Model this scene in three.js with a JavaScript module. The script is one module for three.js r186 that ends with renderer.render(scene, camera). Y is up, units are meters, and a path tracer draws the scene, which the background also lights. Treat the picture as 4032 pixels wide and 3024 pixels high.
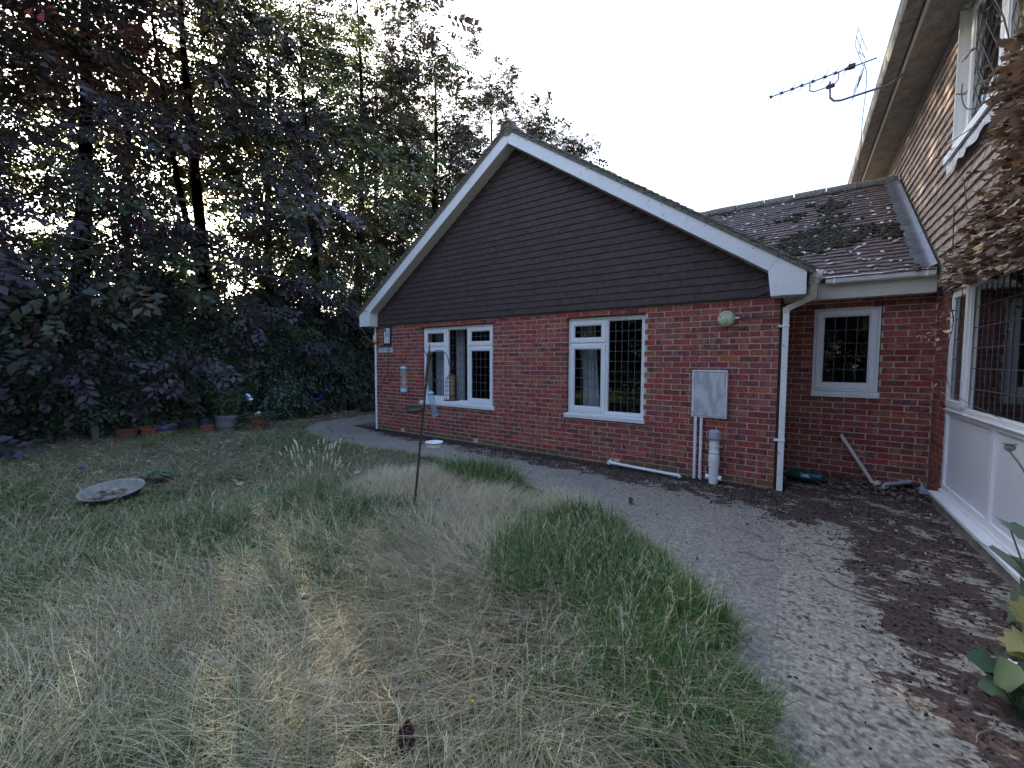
import * as THREE from 'three';
import { mergeGeometries } from 'three/addons/utils/BufferGeometryUtils.js';
import { RoundedBoxGeometry } from 'three/addons/geometries/RoundedBoxGeometry.js';

// ---------- camera ----------
const scene = new THREE.Scene();
const camera = new THREE.PerspectiveCamera(86.70, 4 / 3, 0.05, 600);
camera.position.set(6.2055, 1.5275, 5.7267);
camera.rotation.order = 'YXZ';
camera.rotation.set(-0.05610, 0.60780, 0.00291);
camera.updateMatrixWorld(true);

// ---------- sun and sky: low evening sun behind the tall tree screen ----------
const SUN = new THREE.Vector3(-0.93, 0.34, -0.33).normalize();
const sun = new THREE.DirectionalLight(new THREE.Color(1.0, 0.86, 0.66), 3.2);
sun.position.copy(SUN).multiplyScalar(60);
sun.castShadow = true; sun.shadow.radius = 1.0; sun.shadow.mapSize.set(2048, 2048);
Object.assign(sun.shadow.camera, { left: -30, right: 30, top: 30, bottom: -30, near: 1, far: 150 });
scene.add(sun, sun.target);
{
  const W = 1024, H = 512, d = new Float32Array(W * H * 4), v = new THREE.Vector3();
  const mix = (a, b, t) => a + (b - a) * t, ss = (a, b, x) => { const t = Math.min(1, Math.max(0, (x - a) / (b - a))); return t * t * (3 - 2 * t); };
  for (let j = 0; j < H; j++) for (let i = 0; i < W; i++) {
    const el = ((j + 0.5) / H - 0.5) * Math.PI, az = ((i + 0.5) / W - 0.5) * 2 * Math.PI;
    v.set(Math.cos(el) * Math.cos(az), Math.sin(el), Math.cos(el) * Math.sin(az));
    const e = Math.max(0, el) * 180 / Math.PI, a = Math.acos(Math.min(1, Math.max(-1, v.dot(SUN)))) * 180 / Math.PI;
    const h = Math.exp(-e / 16), z = ss(20, 75, e);
    const base = [mix(mix(0.066, 0.048, z), 0.27, h), mix(mix(0.122, 0.098, z), 0.275, h), mix(mix(0.235, 0.21, z), 0.29, h)];
    const g = 0.95 * Math.exp(-a / 25), t = 4.0 * Math.exp(-a / 10), k = (j * W + i) * 4;
    d[k] = base[0] + g * 0.90 + t * 1.0; d[k + 1] = base[1] + g * 0.82 + t * 0.90; d[k + 2] = base[2] + g * 0.68 + t * 0.70; d[k + 3] = 1;
  }
  const sky = new THREE.DataTexture(d, W, H, THREE.RGBAFormat, THREE.FloatType);
  sky.mapping = THREE.EquirectangularReflectionMapping; sky.magFilter = sky.minFilter = THREE.LinearFilter; sky.needsUpdate = true;
  scene.background = sky; scene.environment = sky;
}
const renderer = new THREE.WebGLRenderer({ antialias: true });
renderer.toneMapping = THREE.LinearToneMapping;
renderer.toneMappingExposure = 7.2;
renderer.shadowMap.enabled = true;

// ---------- small helpers ----------
function rng(seed) { let a = seed >>> 0; return () => { a = (a + 0x6D2B79F5) | 0; let t = Math.imul(a ^ (a >>> 15), 1 | a); t = (t + Math.imul(t ^ (t >>> 7), 61 | t)) ^ t; return ((t ^ (t >>> 14)) >>> 0) / 4294967296; }; }
const V = (x, y, z) => new THREE.Vector3(x, y, z);
const clamp = (x, a = 0, b = 1) => Math.min(b, Math.max(a, x)), lerp = (a, b, t) => a + (b - a) * t;
const sstep = (a, b, x) => { const t = clamp((x - a) / (b - a)); return t * t * (3 - 2 * t); };
function h2(x, y, s = 0) { let n = Math.imul(x | 0, 374761393) + Math.imul(y | 0, 668265263) + Math.imul(s | 0, 1442695041); n = Math.imul(n ^ (n >>> 13), 1274126177); return ((n ^ (n >>> 16)) >>> 0) / 4294967296; }
// value noise, repeating every p cells when p > 0
function vn(x, y, s = 0, p = 0, q = p) {
  const xi = Math.floor(x), yi = Math.floor(y), fx = x - xi, fy = y - yi, u = fx * fx * (3 - 2 * fx), w = fy * fy * (3 - 2 * fy);
  const m = (n, k) => k > 0 ? ((n % k) + k) % k : n;
  const a = h2(m(xi, p), m(yi, q), s), b = h2(m(xi + 1, p), m(yi, q), s), c = h2(m(xi, p), m(yi + 1, q), s), d = h2(m(xi + 1, p), m(yi + 1, q), s);
  return a + (b - a) * u + (c - a) * w + (a - b - c + d) * u * w;
}
function fbm(x, y, o = 4, s = 0, p = 0, q = p) { let r = 0, a = 0.5, t = 0; for (let i = 0; i < o; i++) { r += a * vn(x, y, s + i * 17, p, q); t += a; a *= 0.5; x *= 2; y *= 2; p *= 2; q *= 2; } return r / t; }
function tex(w, h, fn, { srgb = true, wrap = true } = {}) {
  const d = new Uint8Array(w * h * 4);
  for (let j = 0; j < h; j++) for (let i = 0; i < w; i++) { const c = fn((i + 0.5) / w, (j + 0.5) / h), k = (j * w + i) * 4; if (typeof c === 'number') d[k] = d[k + 1] = d[k + 2] = clamp(c, 0, 255); else { d[k] = clamp(c[0], 0, 255); d[k + 1] = clamp(c[1], 0, 255); d[k + 2] = clamp(c[2], 0, 255); } d[k + 3] = 255; }
  const t = new THREE.DataTexture(d, w, h); t.wrapS = t.wrapT = wrap ? THREE.RepeatWrapping : THREE.ClampToEdgeWrapping;
  t.magFilter = THREE.LinearFilter; t.minFilter = THREE.LinearMipmapLinearFilter; t.generateMipmaps = true; if (srgb) t.colorSpace = THREE.SRGBColorSpace; t.needsUpdate = true; return t;
}
const lin = (r, g, b) => new THREE.Color().setRGB(r, g, b);
const std = (color, rough = 0.8, extra = {}) => new THREE.MeshStandardMaterial({ color: Array.isArray(color) ? lin(...color) : color, roughness: rough, side: THREE.DoubleSide, ...extra });

// geometries
const box = (w, h, d, x = 0, y = 0, z = 0) => new THREE.BoxGeometry(w, h, d).translate(x, y, z);
const span = (x0, x1, y0, y1, z0, z1) => box(x1 - x0, y1 - y0, z1 - z0, (x0 + x1) / 2, (y0 + y1) / 2, (z0 + z1) / 2);
const rspan = (x0, x1, y0, y1, z0, z1, r = 0.006, s = 2) => new RoundedBoxGeometry(x1 - x0, y1 - y0, z1 - z0, s, r).translate((x0 + x1) / 2, (y0 + y1) / 2, (z0 + z1) / 2);
const cyl = (r0, r1, h, x = 0, y = 0, z = 0, n = 20, open = false) => new THREE.CylinderGeometry(r1, r0, h, n, 1, open).translate(x, y + h / 2, z);
function rod(p, q, r, n = 8, r2 = r) { const a = V(...p), b = V(...q), l = a.distanceTo(b), g = new THREE.CylinderGeometry(r2, r, l, n).translate(0, l / 2, 0); g.applyQuaternion(new THREE.Quaternion().setFromUnitVectors(V(0, 1, 0), b.sub(a).normalize())); return g.translate(...p); }
const tube = (pts, r, seg = 24, n = 7, closed = false) => new THREE.TubeGeometry(new THREE.CatmullRomCurve3(pts.map(p => V(...p)), closed), seg, r, n, closed);
function poly(pts, r, n = 8) { const g = []; for (let i = 1; i < pts.length; i++) { g.push(rod(pts[i - 1], pts[i], r, n)); if (i < pts.length - 1) g.push(new THREE.SphereGeometry(r * 1.005, n, 6).translate(...pts[i])); } return g; }
const lathe = (prof, n = 32) => new THREE.LatheGeometry(prof.map(p => new THREE.Vector2(p[0], p[1])), n);
function taper(pts, radii, n = 8) {   // tapered limb through points
  const c = new THREE.CatmullRomCurve3(pts), S = Math.max(4, (pts.length - 1) * 4), fr = c.computeFrenetFrames(S), pos = [], nor = [], uv = [], idx = [];
  for (let i = 0; i <= S; i++) { const t = i / S, p = c.getPoint(t), f = t * (radii.length - 1), k = Math.min(radii.length - 2, Math.floor(f)), r = lerp(radii[k], radii[k + 1], f - k);
    for (let j = 0; j <= n; j++) { const a = j / n * Math.PI * 2, d = fr.normals[i].clone().multiplyScalar(Math.cos(a)).addScaledVector(fr.binormals[i], Math.sin(a)); pos.push(p.x + d.x * r, p.y + d.y * r, p.z + d.z * r); nor.push(d.x, d.y, d.z); uv.push(j / n * r * 6, t * c.getLength()); } }
  for (let i = 0; i < S; i++) for (let j = 0; j < n; j++) { const a = i * (n + 1) + j, b = a + n + 1; idx.push(a, b, a + 1, b, b + 1, a + 1); }
  const g = new THREE.BufferGeometry(); g.setAttribute('position', new THREE.Float32BufferAttribute(pos, 3)); g.setAttribute('normal', new THREE.Float32BufferAttribute(nor, 3)); g.setAttribute('uv', new THREE.Float32BufferAttribute(uv, 2)); g.setIndex(idx); return g;
}
function merge(gs) {
  gs = (Array.isArray(gs) ? gs.flat(3) : [gs]).map(g => { const o = g.index ? g.toNonIndexed() : g.clone(); for (const k of Object.keys(o.attributes)) if (!['position', 'normal', 'uv', 'color'].includes(k)) o.deleteAttribute(k); if (!o.attributes.uv) o.setAttribute('uv', new THREE.Float32BufferAttribute(o.attributes.position.count * 2, 2)); return o; });
  return gs.length === 1 ? gs[0] : mergeGeometries(gs);
}
function uvm(g, s = 1) {   // texture coordinates in metres, by the main direction of each face
  g = merge(g); const p = g.attributes.position, n = g.attributes.normal, u = g.attributes.uv;
  for (let i = 0; i < p.count; i++) { const a = Math.abs(n.getX(i)), b = Math.abs(n.getY(i)), c = Math.abs(n.getZ(i)); if (c >= a && c >= b) u.setXY(i, p.getX(i) * s, p.getY(i) * s); else if (a >= b) u.setXY(i, p.getZ(i) * s, p.getY(i) * s); else u.setXY(i, p.getX(i) * s, p.getZ(i) * s); }
  return g;
}
const taken = {};
function numbered(n) { if (!(n in taken)) { taken[n] = 0; return n; } taken[n]++; return n + '_' + String(taken[n]).padStart(3, '0'); }
function mesh(name, g, m, parent) { const o = new THREE.Mesh(g, m); o.name = parent ? name : numbered(name); o.castShadow = o.receiveShadow = true; (parent || scene).add(o); return o; }
const obj = (name, gs, m, parent) => mesh(name, merge(gs), m, parent);
const objm = (name, gs, m, parent, s = 1) => mesh(name, uvm(gs, s), m, parent);
function tag(o, label, category, group) { o.userData.label = label; o.userData.category = category; if (group) o.userData.group = group; return o; }
function thing(name, label, category, pos = [0, 0, 0], turn = 0, group) { const o = new THREE.Group(); o.name = numbered(name); o.position.set(...pos); o.rotation.y = turn; scene.add(o); return tag(o, label, category, group); }
function kind(o, k) { o.userData.kind = k; return o; }
function sub(name, parent) { const o = new THREE.Group(); o.name = name; parent.add(o); return o; }
function basis(o, pos, X, Y, Z) { const m = new THREE.Matrix4().makeBasis(X, Y, Z); o.quaternion.setFromRotationMatrix(m); o.position.copy(pos); o.updateMatrixWorld(true); return o; }
function instances(name, g, m, list, parent, label) {   // list: [matrix, colour]
  const o = new THREE.InstancedMesh(g, m, list.length); o.name = parent ? name : numbered(name);
  list.forEach(([mt, c], i) => { o.setMatrixAt(i, mt); if (c) o.setColorAt(i, c); });
  o.castShadow = o.receiveShadow = true; o.userData.kind = 'stuff'; (parent || scene).add(o); if (label) o.userData.label = label; return o;
}
const place = (() => { const q = new THREE.Quaternion(), e = new THREE.Euler(); return (x, y, z, rx, ry, rz, s, sy = s, sz = s, order = 'YXZ') => new THREE.Matrix4().compose(V(x, y, z), q.setFromEuler(e.set(rx, ry, rz, order)), V(s, sy, sz)); })();

// ---------- surface textures ----------
const C3 = (a, b, t) => [lerp(a[0], b[0], t), lerp(a[1], b[1], t), lerp(a[2], b[2], t)];
// brick faces: 8 x 16 cells, each one brick 215 x 65 mm; the last two rows are weathered with moss and splash
const BR = { cols: 8, rows: 16 };
const brickCell = (() => {
  const out = [], r = rng(77);
  const tones = [[170, 84, 76], [176, 90, 78], [162, 80, 76], [140, 72, 72], [178, 98, 80], [150, 80, 76], [166, 88, 82]];
  for (let k = 0; k < BR.cols * BR.rows; k++) {
    const t = tones[Math.floor(r() * tones.length)].map(x => x * (0.9 + 0.2 * r())), bands = [];
    if (r() < 0.62) { const n = 1 + Math.floor(r() * 3); for (let i = 0; i < n; i++) bands.push([r(), 0.05 + r() * 0.1, r() < 0.45 ? [192, 134, 98] : r() < 0.6 ? [100, 66, 72] : [172, 116, 108], 0.5 + 0.45 * r()]); }
    out.push({ t, bands, s: Math.floor(r() * 9999), bloom: r() < 0.3 ? r() : 0, moss: Math.floor(k / BR.cols) >= BR.rows - 2 });
  }
  return out;
})();
function brickAt(u, v) {
  const ci = Math.min(BR.cols - 1, Math.floor(u * BR.cols)), ri = Math.min(BR.rows - 1, Math.floor(v * BR.rows)), c = brickCell[ri * BR.cols + ci];
  const x = u * BR.cols - ci, y = v * BR.rows - ri; return [c, x, y];
}
const brickMap = tex(1536, 768, (u, v) => {
  const [c, x, y] = brickAt(u, v); let col = c.t;
  const wob = (fbm(x * 3, y * 3, 2, c.s) - 0.5) * 0.12;
  for (const b of c.bands) { const d = Math.abs(x + wob - b[0]); col = C3(col, b[2], b[3] * (1 - sstep(b[1] * 0.6, b[1] * 1.2, d))); }
  const crease = fbm(x * 9 + 3, y * 7 + fbm(x * 4, y * 3, 2, c.s + 5) * 4, 3, c.s + 9), grit = fbm(x * 60, y * 18, 2, c.s + 3);
  let k = 0.72 + 0.38 * crease + 0.22 * (grit - 0.5);
  if (crease < 0.36) k *= 0.82;
  col = col.map(q => q * k);
  const bl = sstep(0.58, 0.75, fbm(x * 7, y * 3, 3, c.s + 31)) * c.bloom * 0.6; col = C3(col, [178, 150, 146], bl);
  if (c.moss) col = C3(col, [104, 96, 74], 0.35 + 0.6 * sstep(0.35, 0.6, fbm(x * 6, y * 4, 3, c.s + 50)));
  return col;
});
const brickBump = tex(768, 384, (u, v) => { const [c, x, y] = brickAt(u, v); return 255 * (0.6 * fbm(x * 9 + 3, y * 7 + fbm(x * 4, y * 3, 2, c.s + 5) * 4, 3, c.s + 9) + 0.4 * fbm(x * 50, y * 16, 2, c.s + 3)); }, { srgb: false });
const grain = tex(512, 512, (u, v) => 255 * (0.5 * fbm(u * 16, v * 16, 4, 5, 16) + 0.5 * fbm(u * 96, v * 96, 2, 8, 96)), { srgb: false });
function speckle(seed, base, lo, hi, n1, n2, extra) { return tex(512, 512, (u, v) => { const a = fbm(u * n1, v * n1, 4, seed, n1), b = fbm(u * n2, v * n2, 2, seed + 3, n2); let c = base.map(q => q * (lo + (hi - lo) * (0.6 * a + 0.4 * b))); return extra ? extra(c, u, v, a, b) : c; }); }
const mortarMap = speckle(11, [214, 202, 182], 0.7, 1.15, 12, 90);
const tileDarkMap = speckle(21, [68, 54, 54], 0.7, 1.3, 6, 70, (c, u, v, a, b) => b > 0.72 ? c.map(q => q * 1.15) : c);
const verge = speckle(31, [132, 126, 116], 0.55, 1.3, 14, 60, (c, u, v) => { const m = fbm(u * 20, v * 20, 3, 77, 20); return m > 0.6 ? C3(c, [168, 162, 138], (m - 0.6) * 4) : m < 0.4 ? C3(c, [70, 68, 60], (0.4 - m) * 4) : c; });
const roofMap = tex(768, 768, (u, v) => { const a = fbm(u * 10, v * 10, 4, 41, 10), b = fbm(u * 120, v * 120, 2, 44, 120), s = vn(u * 60, v * 60, 47, 60); let c = [106, 90, 88].map(q => q * (0.62 + 0.5 * a + 0.22 * b)); if (s > 0.93) c = C3(c, [190, 188, 190], (s - 0.93) * 11); if (a < 0.38) c = C3(c, [60, 54, 42], (0.38 - a) * 5); return c; });
const hungMap = tex(768, 768, (u, v) => { const a = fbm(u * 6, v * 6, 4, 51, 6), st = fbm(u * 70, v * 5, 3, 55, 70, 5), b = fbm(u * 130, v * 130, 2, 58, 130); let c = C3([168, 154, 142], [180, 156, 148], a).map(q => q * (0.55 + 0.55 * st + 0.25 * b)); if (a > 0.62) c = C3(c, [132, 128, 104], (a - 0.62) * 3); return c; });
const plastic = speckle(61, [240, 240, 240], 0.94, 1.03, 5, 80, (c, u, v) => { const d = fbm(u * 30, v * 30, 3, 63, 30); return d > 0.72 ? C3(c, [150, 150, 142], (d - 0.72) * 2.5) : c; });
const cabinetMap = tex(512, 512, (u, v) => { const a = fbm(u * 9, v * 4, 4, 71, 9, 4), b = fbm(u * 60, v * 30, 2, 74, 60, 30); return C3([206, 206, 206], [158, 160, 166], sstep(0.35, 0.68, a) * 0.7 + (b - 0.5) * 0.25); });
const barkMap = tex(256, 512, (u, v) => { const a = fbm(u * 14, v * 5, 4, 81, 14, 5), b = fbm(u * 40, v * 40, 2, 83, 40); return C3([62, 56, 48], [112, 104, 92], a).map(q => q * (0.75 + 0.4 * b)); });
const concreteMap = speckle(91, [150, 146, 138], 0.6, 1.25, 12, 100);
const terracottaMap = speckle(101, [166, 92, 70], 0.75, 1.15, 8, 60, (c, u, v) => { const m = fbm(u * 8, v * 8, 3, 103, 8); return m > 0.58 ? C3(c, [176, 150, 132], (m - 0.58) * 2.2) : c; });
const soilMap = speckle(111, [82, 62, 54], 0.45, 1.4, 20, 120);
const farMap = speckle(121, [122, 118, 66], 0.6, 1.3, 10, 90);

// ---------- materials ----------
const rep = (t, k) => { const c = t.clone(); c.repeat.set(k, k); c.needsUpdate = true; return c; };
const M = {
  brick: std(0xffffff, 0.92, { map: brickMap, bumpMap: brickBump, bumpScale: 0.004 }),
  mortar: std(0xffffff, 0.95, { map: rep(mortarMap, 2), bumpMap: rep(grain, 4), bumpScale: 0.003 }),
  tileDark: std(0xffffff, 0.7, { map: rep(tileDarkMap, 1.3), bumpMap: rep(grain, 4), bumpScale: 0.0012 }),
  verge: std(0xffffff, 0.95, { map: rep(verge, 2.2), bumpMap: rep(grain, 4), bumpScale: 0.006 }),
  roof: std(0xffffff, 0.78, { map: rep(roofMap, 0.9), bumpMap: rep(grain, 4), bumpScale: 0.003 }),
  hung: std(0xffffff, 0.9, { map: rep(hungMap, 0.8), bumpMap: rep(grain, 4), bumpScale: 0.003 }),
  white: std(0xffffff, 0.32, { map: rep(plastic, 0.8) }),
  gloss: std(lin(0.72, 0.73, 0.74), 0.25),
  cream: std(0xffffff, 0.55, { map: rep(plastic, 1.4), color: lin(0.78, 0.74, 0.64) }),
  panel: std(lin(0.76, 0.75, 0.78), 0.45),
  cabinet: std(0xffffff, 0.6, { map: cabinetMap }),
  soffit: std(0xffffff, 0.8, { map: rep(concreteMap, 0.7), color: lin(1.0, 0.97, 0.95) }),
  concrete: std(0xffffff, 0.95, { map: rep(concreteMap, 1), bumpMap: rep(grain, 2), bumpScale: 0.006 }),
  lead: std(0xffffff, 0.42, { map: rep(concreteMap, 1.1), color: lin(0.62, 0.72, 0.95), metalness: 0.35 }),
  came: std(lin(0.10, 0.105, 0.12), 0.5, { metalness: 0.2 }),
  glass: new THREE.MeshPhysicalMaterial({ color: 0xffffff, roughness: 0, transmission: 1, thickness: 0, ior: 1.5 }),
  acrylic: new THREE.MeshPhysicalMaterial({ color: lin(0.86, 0.88, 0.88), roughness: 0.12, transmission: 0.88, thickness: 0, ior: 1.45 }),
  amber: new THREE.MeshPhysicalMaterial({ color: lin(0.62, 0.47, 0.26), roughness: 0.35, transmission: 0.6, thickness: 0, ior: 1.45 }),
  room: std(lin(0.12, 0.115, 0.105), 0.95), carpet: std(lin(0.08, 0.075, 0.07), 1),
  curtain: std(lin(0.40, 0.42, 0.46), 0.95), net: new THREE.MeshPhysicalMaterial({ color: lin(0.7, 0.72, 0.74), roughness: 0.95, transmission: 0.45, thickness: 0 }),
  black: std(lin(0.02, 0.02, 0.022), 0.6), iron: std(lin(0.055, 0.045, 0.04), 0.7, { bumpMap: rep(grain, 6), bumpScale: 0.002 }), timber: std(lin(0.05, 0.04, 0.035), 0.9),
  bark: std(0xffffff, 0.95, { map: barkMap, bumpMap: rep(grain, 2), bumpScale: 0.01 }), twig: std(lin(0.10, 0.075, 0.06), 0.9),
  terracotta: std(0xffffff, 0.9, { map: rep(terracottaMap, 3) }), soil: std(0xffffff, 1, { map: rep(soilMap, 1.2), bumpMap: rep(grain, 2), bumpScale: 0.02 }),
  aluminium: std(lin(0.20, 0.19, 0.24), 0.5, { metalness: 0.6 }), cable: std(lin(0.06, 0.055, 0.06), 0.7),
  blue: std(lin(0.24, 0.46, 0.58), 0.45), greenPlastic: std(lin(0.012, 0.07, 0.07), 0.3), greyPlastic: std(lin(0.36, 0.38, 0.44), 0.5),
};
const leafy = (gloss = 0.35, through = 0.38) => new THREE.MeshPhysicalMaterial({ color: 0xffffff, roughness: 0.82, transmission: through, thickness: 0, clearcoat: gloss, clearcoatRoughness: 0.38, side: THREE.DoubleSide });
const LEAF = leafy(), BLADE = new THREE.MeshStandardMaterial({ color: 0xffffff, roughness: 0.7, side: THREE.DoubleSide }), DRY = leafy(0.0, 0.2);

// ---------- ground, lawn, concrete ----------
// the edge between grass and concrete, from behind the camera round to the far side of the bungalow
const EDGE = [[6.25, 9], [6.25, 5.0], [6.20, 4.2], [6.10, 3.62], [5.93, 3.22], [5.62, 2.86], [5.18, 2.42], [4.58, 1.98], [3.85, 1.64], [2.9, 1.36], [1.4, 1.30], [-0.05, 1.47], [-1.2, 1.50], [-2.15, 1.28], [-3.0, 0.85], [-3.5, 0.15], [-3.68, -1.2], [-3.7, -9]];
const PATH = [...EDGE, [-1.45, -9], [-1.45, 0.3], [6.04, 0.3], [6.04, -1.0], [7.6, -1.0], [7.6, 9]];
const inPoly = (P, x, z) => { let c = false; for (let i = 0, j = P.length - 1; i < P.length; j = i++) if ((P[i][1] > z) !== (P[j][1] > z) && x < (P[j][0] - P[i][0]) * (z - P[i][1]) / (P[j][1] - P[i][1]) + P[i][0]) c = !c; return c; };
function edgeDist(x, z) { let m = 1e9; for (let i = 1; i < EDGE.length; i++) { const [ax, az] = EDGE[i - 1], [bx, bz] = EDGE[i], dx = bx - ax, dz = bz - az, t = clamp(((x - ax) * dx + (z - az) * dz) / (dx * dx + dz * dz)); m = Math.min(m, Math.hypot(x - ax - dx * t, z - az - dz * t)); } return m; }
const onPath = (x, z) => inPoly(PATH, x, z);
const lawnY = (x, z) => 0.012 + 0.05 * (fbm(x * 0.8 + 9, z * 0.8 + 4, 3, 7) - 0.5) + 0.02 * sstep(0, 0.5, edgeDist(x, z));

kind(mesh('ground', uvm(new THREE.PlaneGeometry(500, 500, 1, 1).rotateX(-Math.PI / 2).translate(0, -0.14, 0)), std(0xffffff, 1, { map: rep(farMap, 0.2) })), 'structure').userData.label = 'dry grassy ground running out to the horizon';

// how the lawn grows: straw = flattened dead stems, tall = long grass, else short thatch under the trees
function segDist(x, z, ax, az, bx, bz) { const dx = bx - ax, dz = bz - az, t = clamp(((x - ax) * dx + (z - az) * dz) / (dx * dx + dz * dz)); return Math.hypot(x - ax - dx * t, z - az - dz * t); }
function growth(x, z) {
  const n = fbm(x * 1.3 + 40, z * 1.3 + 12, 3, 61) - 0.5, n2 = fbm(x * 3.1, z * 3.1, 2, 67) - 0.5;
  let straw = Math.max(1 - sstep(0.35, 0.95, segDist(x, z, 2.5, 2.35, 4.3, 2.7) + n * 0.9), 1 - sstep(0.3, 0.8, segDist(x, z, 3.9, 2.9, 4.9, 4.3) + n * 0.8), 0.8 * (1 - sstep(0.2, 0.6, segDist(x, z, 5.6, 3.9, 5.8, 4.4) + n * 0.7)), 0.35 * (1 - sstep(0.25, 0.7, segDist(x, z, 2.9, 5.2, 3.6, 5.6) + n * 0.9)));
  const lush = Math.max(1 - sstep(0.4, 0.8, segDist(x, z, 5.0, 2.9, 5.85, 3.6) + n * 0.5), 1 - sstep(0.2, 0.45, segDist(x, z, 2.9, 1.75, 3.3, 1.85) + n * 0.5));
  straw = clamp(straw - 0.7 * lush);
  const tall = sstep(1.0, 2.7, x + (z - 3.5) * 0.35 + n * 1.4) * (1 - 0.75 * (1 - sstep(4.0, 4.8, x)) * (1 - sstep(0.5, 1.1, edgeDist(x, z))));
  const green = clamp(0.55 + n * 1.6 + n2 * 0.8 - straw * 0.75 + lush * 0.8);
  return { straw, lush, tall: Math.max(tall, lush), green };
}
{
  const x0 = -7, x1 = 6.6, z0 = -4, z1 = 8.2, nx = 200, nz = 180, pos = [], uv = [], idx = [];
  for (let j = 0; j <= nz; j++) for (let i = 0; i <= nx; i++) { const x = lerp(x0, x1, i / nx), z = lerp(z0, z1, j / nz), inside = onPath(x, z) || x > 6.25 || (x > -1.5 && z < 0.35); pos.push(x, inside && edgeDist(x, z) > 0.04 ? -0.12 : inside ? -0.02 : lawnY(x, z), z); uv.push(i / nx, j / nz); }
  for (let j = 0; j < nz; j++) for (let i = 0; i < nx; i++) { const a = j * (nx + 1) + i, b = a + nx + 1; idx.push(a, b, a + 1, b, b + 1, a + 1); }
  const g = new THREE.BufferGeometry(); g.setAttribute('position', new THREE.Float32BufferAttribute(pos, 3)); g.setAttribute('uv', new THREE.Float32BufferAttribute(uv, 2)); g.setIndex(idx); g.computeVertexNormals();
  const map = tex(1024, 1024, (u, v) => {
    const x = lerp(x0, x1, u), z = lerp(z0, z1, v), q = growth(x, z), f = fbm(x * 45, z * 45, 3, 131), m = fbm(x * 6, z * 6, 3, 133), s = fbm(x * 120, z * 30, 2, 135);
    let c = C3([112, 96, 74], [142, 126, 96], m);
    c = C3(c, [84, 104, 54], clamp(q.green - 0.25) * (0.55 + 0.5 * (m - 0.3)));
    c = C3(c, [150, 132, 92], q.straw * 0.7);
    c = C3(c, [58, 46, 38], sstep(0.56, 0.72, fbm(x * 9, z * 9, 3, 137)) * 0.6);
    return c.map(k => k * (0.55 + 0.55 * f + 0.35 * s));
  }, { wrap: false });
  const lawn = kind(mesh('lawn', g, std(0xffffff, 1, { map, bumpMap: rep(grain, 24), bumpScale: 0.02 })), 'structure'); lawn.userData.label = 'dry lawn with short thatch and bare earth';
}
// concrete path round the bungalow and the rougher apron beside the big house: two slabs with a joint at x = 6.16
function slab(name, label, outline, mat, bounds, top = 0) {
  const sh = new THREE.Shape(outline.map(([x, z]) => new THREE.Vector2(x, -z)));
  const g = merge(new THREE.ExtrudeGeometry(sh, { depth: 0.1, bevelEnabled: true, bevelThickness: 0.006, bevelSize: 0.006, bevelSegments: 1 }).rotateX(-Math.PI / 2).translate(0, top - 0.106, 0)), p = g.attributes.position, u = g.attributes.uv;
  for (let i = 0; i < p.count; i++) u.setXY(i, (p.getX(i) - bounds[0]) / (bounds[1] - bounds[0]), (p.getZ(i) - bounds[2]) / (bounds[3] - bounds[2]));
  const o = kind(mesh(name, g, mat), 'structure'); o.userData.label = label; return o;
}
const moss = (x, z) => {   // dark moss and litter swept against the walls and over the apron
  const n = fbm(x * 1.6 + 3, z * 1.6, 3, 151) - 0.5, w = fbm(x * 5, z * 5, 3, 153) - 0.5;
  const wall = (1 - sstep(0.12, 0.5, z - 0.30 - 0.34 * sstep(3.5, 5.6, x) + n * 0.5)) * sstep(-2.4, -1.6, x) * sstep(-1.2, 0.4, x + 0.6);
  const far = (1 - sstep(0.55, 1.25, z + n * 0.8)) * sstep(5.0, 6.1, x);
  const band = (1 - sstep(0.22, 0.75, Math.abs(x - (6.98 + 0.10 * (z - 2)) + n * 0.5))) * sstep(-1, 0.5, z) * (1 - sstep(3.6, 4.8, z));
  return clamp(Math.max(wall, far, band * 0.95) + w * 0.9 - 0.04);
};
const gap = 0.004, JX = 6.16;
const cut = EDGE.slice(4);
const pathA = [[JX - gap, 3.8], [6.04, 3.46], ...cut.slice(0), [-1.45 - 0.9, -9], [-1.45 - 0.9, 0.05], [-1.6, 0.16], [-1.2, 0.24], [3.0, 0.22], [5.2, 0.2], [6.0, 0.10], [JX - gap, 0.10]];
const bA = [-3.8, 6.2, -1.5, 4.0], bB = [6.1, 7.62, -1.05, 6.0];
const furrow = (x, z, coarse) => coarse ? fbm(x * 5 + 3, (z + x * 0.22) * 30, 3, 170) - 0.5 : 0.55 * Math.sin((x + 0.16 * (fbm(x * 2, z * 2, 3, 171) - 0.5) + z * 0.25) * 2 * Math.PI / 0.036) * (0.4 + fbm(x * 3, z * 3, 2, 172));
const ribbed = x => sstep(1.0, 2.6, 2.8 - Math.abs(x - 4.2));
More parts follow.
